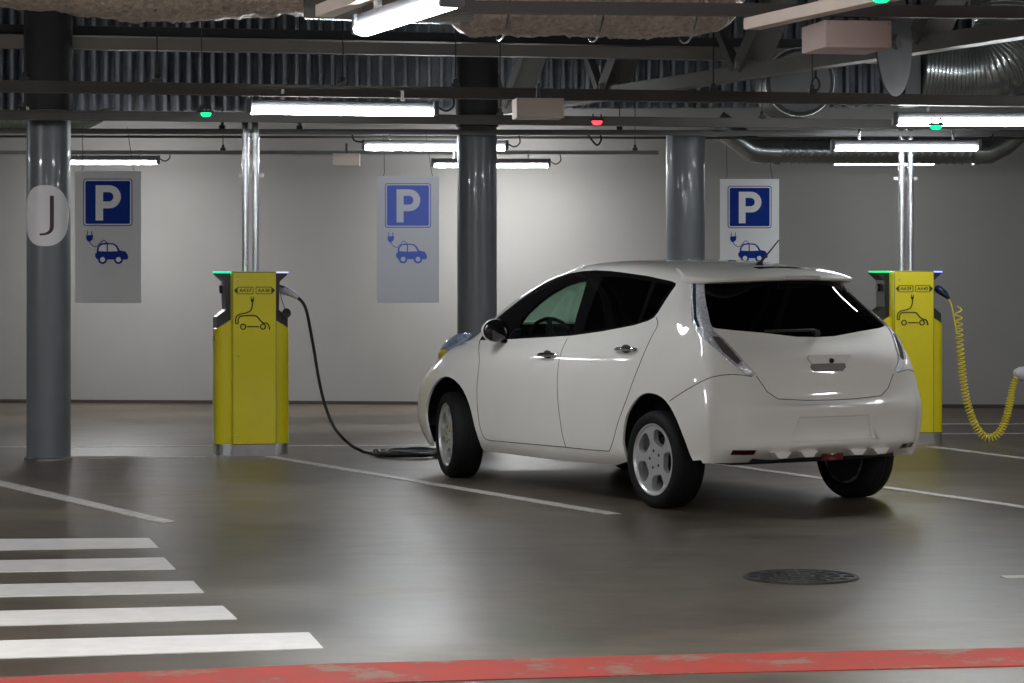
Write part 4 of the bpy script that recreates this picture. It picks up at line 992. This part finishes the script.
for cond, s in ((L_, 1), (Rr, -1)):
    d1 = take({T['DF']}, 'front_door', P, car, cond); d2 = take({T['DR']}, 'rear_door', P, car, cond)
    take({T['GF']}, 'window_glass', M['glass_front'], d1, cond, thick=.004, lining=False)
    take({T['GR']}, 'window_glass', M['glass_dark'], d2, cond, thick=.004, lining=False)
    take({T['GQ']}, 'quarter_window', M['glass_dark'], car, cond, thick=.004, lining=False)
    take({T['FRAME']}, 'window_frame', M['black_gloss'], car, cond, thick=.02)
    tl = take({T['TL']}, 'tail_light', M['lamp_silver'], car, cond, .010, .02)
    e_ = take({T['TLE']}, 'smoky_edge', M['lamp_edge'], tl, cond, .009, .02); take({T['TLR']}, 'lower_lens', M['lamp_smoke'], tl, cond, .008, .02)
    # door handles
    for dd, (pa, pb) in ((d1, ((539,353.5),(557.5,357.5))), (d2, ((615.8,347.5),(638,352.5)))):
        a_, c_ = hit(pa[0], (pa[1]+pb[1])/2), hit(pb[0], (pa[1]+pb[1])/2)
        pts = []
        for k in range(9):
            u = k/8; q = a_.lerp(c_, u); q = Vector((q.x, q.y, q.z)); h = BV.find_nearest(q)
            pts.append((h[0]+h[1]*(.026*math.sin(PI*u)**.5+.004)))
        pts = [Vector((p.x, p.y*s, p.z)) for p in pts]
        b = MB(); b.tube(pts, .014, 12, radii=[.009]+[.0135]*7+[.009]); b.build('door_handle', M['chrome'], dd)
        mid = pts[4]; b = MB(); b.lathe([(0,0),(.028,0),(.026,.004),(0,.002)],24,Matrix.Translation(Vector((mid.x, mid.y-s*.024, mid.z))) @ Matrix.Diagonal((2.1,1,1,1)) @ Matrix.Rotation(-s*PI/2,4,'X')); b.build('handle_recess', M['dark_metal'], dd)
    # mirror
    c_ = yplane(494,330,.87); b = MB()
    t_ = bmesh.new(); bmesh.ops.create_uvsphere(t_, u_segments=24, v_segments=14, radius=1)
    for v in t_.verts:
        v.co = Vector((v.co.x*.07*(1 if v.co.x > 0 else .5), v.co.y*.10, v.co.z*.078))
    t_.transform(Matrix.Translation((c_.x-.03, s*(c_.y), 1.075))); b.merge(t_)
    b.bar((c_.x-.02, s*(c_.y-.07), 1.0), (c_.x+.03, s*(c_.y-.16), .99), .05, .025); mi = b.build('door_mirror', M['black_gloss'], car)
    b = MB(); t_ = bmesh.new(); bmesh.ops.create_uvsphere(t_, u_segments=24, v_segments=14, radius=1)
    for v in t_.verts: v.co = Vector((v.co.x*.075*(1 if v.co.x > 0 else .1), v.co.y*.103, v.co.z*.081))
    t_.transform(Matrix.Translation((c_.x-.015, s*(c_.y), 1.075))); b.merge(t_); b.build('mirror_cap', P, mi)
    # headlight rising over the wing
    b = MB(); ax = [tuple(yplane(*q)) for q in ((441,356,.69),(445,350,.70),(451,344.5,.72),(458,340,.735),(465,336.5,.75),(471,334.5,.755))]; ra_ = [.012,.036,.046,.042,.028,.006]
    b.tube([Vector((p.x, p.y*s, p.z)) for p in catmull(ax,4)], .05, 20, radii=[float(np.interp(k/20, np.linspace(0,1,6), ra_)) for k in range(21)])
    hl = b.build('headlight', M['lamp_clear'], car)
    b = MB(); ax = [tuple(yplane(*q)) for q in ((439.5,358,.70),(443,353.5,.72),(447,350,.74))]
    b.tube([Vector((p.x, p.y*s, p.z)) for p in catmull(ax,4)], .04, 16, radii=[.008,.02,.026,.030,.030,.028,.022,.014,.006]); b.build('indicator', M['amber'], hl)
# panel gaps
b = MB()
for sm_ in seams: b.tube(sm_, .0028, 6)
b.build('panel_gap', M['seam'], car)
# spoiler over the rear window
sp0 = [(-.02,.615,1.462),(-.12,.60,1.452),(-.24,.545,1.448),(-.335,.44,1.452),(-.395,.26,1.458),(-.41,0,1.462)]
sp1 = [(.18,.545,1.512),(.12,.53,1.508),(.03,.47,1.508),(-.03,.36,1.512),(-.06,.2,1.519),(-.07,0,1.523)]
bmz = bmesh.new(); U = [catmull([(x,y,z) for x,y,z in q]+[(x,-y,z) for x,y,z in reversed(q[:-1])], 8) for q in (sp0, sp1)]
n_ = len(U[0]); ringz = []
for k in range(n_):
    e0, e1 = U[0][k], U[1][k]; mid = e0.lerp(e1,.45)+Vector((0,0,.013)); 
    pr = [e0+Vector((.05,0,-.036)), e0+Vector((.004,0,-.024)), e0+Vector((-.004,0,-.012)), e0+Vector((.002,0,-.001)), e0.lerp(e1,.12)+Vector((0,0,.006)), mid, e1+Vector((0,0,.002)), e1+Vector((.02,0,-.03))]
    ringz.append([bmz.verts.new(p) for p in pr])
for k in range(n_-1):
    for j in range(7): bmz.faces.new((ringz[k][j],ringz[k][j+1],ringz[k+1][j+1],ringz[k+1][j]))
    bmz.faces.new((ringz[k][7],ringz[k][0],ringz[k+1][0],ringz[k+1][7]))
bmz.faces.new(ringz[0]); bmz.faces.new(ringz[-1]); bmesh.ops.recalc_face_normals(bmz, faces=list(bmz.faces))
spo = link_bm(bmz, 'roof_spoiler', P, car, True, 40)
b = MB(); b.box((-.430,0,1.450),(.035,.27,.026), bevel=.008); b.build('high_brake_light', mat('milky_lens',(.55,.52,.50),.2,0,1), spo)
b = MB(); b.box((-.20,.0,1.504),(.13,.34,.006), Matrix.Rotation(-.22,3,'Y'), bevel=.002); b.build('solar_panel', M['black_gloss'], spo)
# antenna
ant = hit(748,268); an_ = Vector((.02,0,1.532)); b = MB(); b.lathe([(0,0),(.034,0),(.028,.014),(.012,.026),(0,.027)],24,Matrix.Translation(an_+Vector((0,0,-.004)))); ao = b.build('antenna_base', M['black_plastic'], car)
b = MB(); d_ = Vector((-.20,-.0,.145)); b.tube([an_+Vector((0,0,.012)), an_+d_*.5+Vector((0,0,.012)), an_+d_+Vector((0,0,.012))], .006, 8, radii=[.007,.005,.004]); b.build('antenna_mast', M['black_plastic'], ao)
# wiper
h0 = BV.ray_cast(Vector((-2,0,1.105)), Vector((1,0,0)))[0]
b = MB(); wp = []
for k in range(9):
    yy = .02+.36*k/8; h_ = BV.ray_cast(Vector((-2,yy,1.112-.004*k/8)), Vector((1,0,0))); wp.append(h_[0]+h_[1]*.026)
b.tube([h0+Vector((-.012,0,0))]+wp, .009, 8); b.lathe([(0,-.02),(.024,-.02),(.022,.03),(0,.035)],20,Matrix.Translation(h0) @ Matrix.Rotation(-PI/2,4,'Y')); wi = b.build('wiper_arm', M['black_plastic'], hatch)
# tailgate handle with camera
hz_ = BV.ray_cast(Vector((-2,0,.925)), Vector((1,0,0)))[0]
b = MB(); b.prism([(.155,.048),(-.155,.048),(-.165,.03),(-.135,-.005),(.135,-.005),(.165,.03)], hz_+Vector((-.006,0,0)), (0,1,0), (0,0,1), -.022); hh = b.build('handle_trim', P, hatch)
b = MB(); b.prism([(.125,-.004),(-.125,-.004),(-.135,-.03),(-.11,-.055),(.11,-.055),(.135,-.03)], hz_+Vector((-.004,0,0)), (0,1,0), (0,0,1), -.012); b.build('handle_recess', mat('grey_handle_recess',(.22,.21,.20),.35), hh)
b = MB(); b.lathe([(0,0),(.017,0),(.015,.012),(0,.012)],20,Matrix.Translation(hz_+Vector((-.026,-.01,.012))) @ Matrix.Rotation(-PI/2,4,'Y')); b.build('reversing_camera', M['black_gloss'], hh)
# number plate surface in its recess (left blank)
hp_ = BV.ray_cast(Vector((-2,0,.515)), Vector((1,0,0)))[0]
# reflectors and fog lamp on the bumper
def lens(y0, y1, z0, z1, name, m, s=1, off=.004):
    b = MB(); top, bot = [], []
    for k in range(9):
        y = y0+(y1-y0)*k/8
        for zz, L in ((z0,bot),(z1,top)):
            h = BV.ray_cast(Vector((-2, y*s, zz)), Vector((1,0,0))); L.append(b.bm.verts.new(h[0]+h[1]*off))
    for k in range(8): b.bm.faces.new((bot[k],bot[k+1],top[k+1],top[k]))
    bmesh.ops.solidify(b.bm, geom=list(b.bm.faces), thickness=-.008)
    return b.build(name, m, bump)
for s in (1,-1): lens(.565,.70,.375,.405,'reflector',M['lamp_red'],s)
# dark lower valance with fins
b = MB(); b.box((-.58,0,.345),(.16,1.10,.05), bevel=.01); va = b.build('lower_valance', M['black_plastic'], car)
for y in (.40,.20,-.18,-.36):
    b = MB(); b.prism([(-.065,0),(.065,0),(.030,-.036),(-.030,-.036)], (-.715,y,.385), (0,1,0), (0,0,1), -.06); b.build('diffuser_fin', P, va)
b = MB(); b.box((-.712,-.02,.340),(.03,.155,.046), bevel=.006); b.build('fog_lamp', M['lamp_red'], va)
# underbody, wheel wells
b = MB(); b.box((1.35,0,.275),(1.9,1.40,.07), bevel=.01); b.box((.0,0,.34),(.9,1.1,.1)); b.box((2.75,0,.33),(1.2,1.05,.1)); b.box((-.5,0,.36),(.3,1.1,.06)); b.build('underbody', M['black_plastic'], car)
for cx_, ar in ((-.01,.42),(2.66,.43)):
    for s in (1,-1):
        b = MB(); m_ = Matrix.Translation((cx_, s*.52, .35)) @ Matrix.Rotation(-s*PI/2,4,'X')
        b.lathe([(0,0),(ar,0),(ar,.262)], 40, m_)
        dele = [v for v in b.bm.verts if v.co.z < .30]
        bmesh.ops.delete(b.bm, geom=dele, context='VERTS')
        b.build('wheel_arch_liner', M['black_plastic'], car)
# interior
b = MB(); b.box((1.2,0,.42),(2.3,1.5,.06)); b.box((2.45,0,.85),(.45,1.38,.28), bevel=.06); b.box((2.15,.38,.93),(.25,.4,.10), bevel=.04); b.build('dashboard', M['interior'], car)
def seat(x, y, w=.5, zr=1.17):
    b = MB(); b.box((x,y,.58),(.52,w,.22), bevel=.05); b.box((x-.27,y,.86),(.16,w,.60), Matrix.Rotation(-.2,3,'Y'), bevel=.06); st = b.build('seat', M['interior'], car)
    for yy in ((y,) if w < .8 else (y-.42,y+.42)):
        b = MB(); b.box((x-.37,yy,1.24),(.09,.26,.17), Matrix.Rotation(-.15,3,'Y'), bevel=.03); b.tube([(x-.34,yy-.06,1.1),(x-.35,yy-.06,1.2)],.007,6); b.tube([(x-.34,yy+.06,1.1),(x-.35,yy+.06,1.2)],.007,6); b.build('headrest', M['interior'], st)
seat(1.45,.36); seat(1.45,-.36); seat(.55,0,1.25)
b = MB(); mw = Matrix.Translation((2.0,.36,.98)) @ Matrix.Rotation(-1.15,4,'Y')
b.tube([mw @ Vector((.185*math.cos(k*PI/16), .185*math.sin(k*PI/16),0)) for k in range(33)], .014, 8); b.tube([mw @ Vector((-.18,0,0)), mw @ Vector((.18,0,0))], .02, 8); b.tube([mw @ Vector((0,0,-.02)), (2.3,.36,.85)], .03, 8); b.build('steering_wheel', M['black_plastic'], car)
# front end: grille and lower intake
b = MB(); b.box((3.545,0,.42),(.10,.9,.12), bevel=.03); b.box((3.50,0,.66),(.14,.34,.09), bevel=.02); b.build('front_intake', M['black_plastic'], car)
# wheels
def wheel(x, s, steer=0.0, y=.745, R=.308):
    # local frame: turning axis = z pointing outwards
    base = Matrix.Translation((x, s*y, R)) @ Matrix.Rotation(steer,4,'Z') @ Matrix.Rotation(-s*PI/2,4,'X') @ Matrix.Diagonal((R/.318,R/.318,1.06,1))
    b = MB(); prof = [(.232,.075),(.238,.098),(.262,.106),(.288,.103),(.306,.090),(.3165,.070),(.318,.035),(.3155,.033),(.3155,.027),(.318,.025),(.318,.004),(.3155,.002),(.3155,-.002),(.318,-.004),(.318,-.025),(.3155,-.027),(.3155,-.033),(.318,-.035),(.3165,-.070),(.306,-.090),(.288,-.103),(.262,-.106),(.238,-.098),(.232,-.075)]
    b.lathe(prof, 72, base, close=True); ty = b.build('tyre', M['rubber'], car)
    b = MB()      # rim barrel and lip
    b.lathe([(.205,-.09),(.212,.05),(.214,.082),(.226,.094),(.234,.094),(.235,.088),(.228,.084),(.224,.05),(.216,-.09)], 72, base, close=True)
    # face: plate with five rounded openings
    fb = bmesh.new(); loops = []
    def loop(pts):
        vs_ = [fb.verts.new((p[0],p[1],0)) for p in pts]; return [fb.edges.new((vs_[i], vs_[(i+1)%len(vs_)])) for i in range(len(vs_))]
    edges = loop([(.222*math.cos(2*PI*k/90), .222*math.sin(2*PI*k/90)) for k in range(90)])
    for q in range(5):
        a0 = 2*PI*q/5+.56; pts = []
        for k in range(40):
            t_ = 2*PI*k/40; cs, sn = math.cos(t_), math.sin(t_); e_ = .66
            u_ = math.copysign(abs(cs)**e_, cs); v_ = math.copysign(abs(sn)**e_, sn)
            rr0 = .153+.050*u_; hw = (.066+.018*u_)/rr0
            pts.append((rr0*math.cos(a0+v_*hw), rr0*math.sin(a0+v_*hw)))
        edges += loop(pts)
    bmesh.ops.triangle_fill(fb, use_beauty=True, use_dissolve=False, edges=edges)
    dele = []
    for f in fb.faces:
        c = f.calc_center_median(); r_ = math.hypot(c.x,c.y); an = math.atan2(c.y,c.x)
        for q in range(5):
            a0 = 2*PI*q/5+.56; dd = (an-a0+PI)%(2*PI)-PI; uu = (r_-.153)/.050
            if abs(uu) < .9:
                hw = (.066+.018*uu)/r_; 
                if (abs(uu)**(2/.66))+(abs(dd/hw)**(2/.66)) < .96: dele.append(f); break
    bmesh.ops.delete(fb, geom=list(set(dele)), context='FACES_ONLY')
    top = list(fb.faces); r = bmesh.ops.extrude_face_region(fb, geom=top)
    vv = [g for g in r['geom'] if isinstance(g, bmesh.types.BMVert)]
    for v in vv: v.co.z = -.035
    for v in fb.verts:
        rad_ = math.hypot(v.co.x, v.co.y); v.co.z += .088-.020*math.exp(-(rad_/.10)**2)-.004*(rad_/.22)
    fb.transform(base); b.merge(fb); rim = b.build('rim', M['alloy'], ty, True, 30)
    for q in range(5):
        a0 = 2*PI*q/5+.56+PI/5; b = MB(); b.lathe([(0,0),(.011,0),(.010,.004),(0,.003)],12, base @ Matrix.Translation((.057*math.cos(a0),.057*math.sin(a0),.0765))); b.build('wheel_nut', M['dark_metal'], rim)
    b = MB(); b.lathe([(0,.083),(.030,.081),(.033,.074),(.033,.06)],24,base); b.build('hub_cap', M['alloy'], rim)
    b = MB(); b.lathe([(0,.02),(.145,.02),(.145,.008),(0,.008)],40,base); b.box(base @ Vector((.12,0,.02)),(.05,.06,.12)); b.lathe([(0,-.09),(.215,-.09),(.215,-.08),(0,-.08)],40,base); b.build('brake_disc', M['dark_metal'], rim)
wheel(0,1); wheel(0,-1); wheel(2.70,1,math.radians(-15),.735); wheel(2.70,-1,math.radians(-15),.735)
# ------------------------------------------------------------------ camera, world, view
cam = bpy.data.cameras.new('camera'); co = bpy.data.objects.new('camera', cam); C.objects.link(co)
co.location = (0,0,CAMH); co.rotation_euler = (PI/2,0,0); cam.sensor_width = 36; cam.lens = F/1024*36; cam.shift_y = -(341.5-HZ)/1024
cam.clip_start = .1; cam.clip_end = 100
bpy.context.scene.camera = co
w = bpy.data.worlds.new('world'); bpy.context.scene.world = w; w.use_nodes = True
w.node_tree.nodes['Background'].inputs[0].default_value = (.5,.52,.55,1); w.node_tree.nodes['Background'].inputs[1].default_value = .004
vs = bpy.context.scene.view_settings; vs.view_transform = 'Standard'; vs.look = 'None'; vs.exposure = 0.72; vs.gamma = 1; vs.use_curve_mapping = False
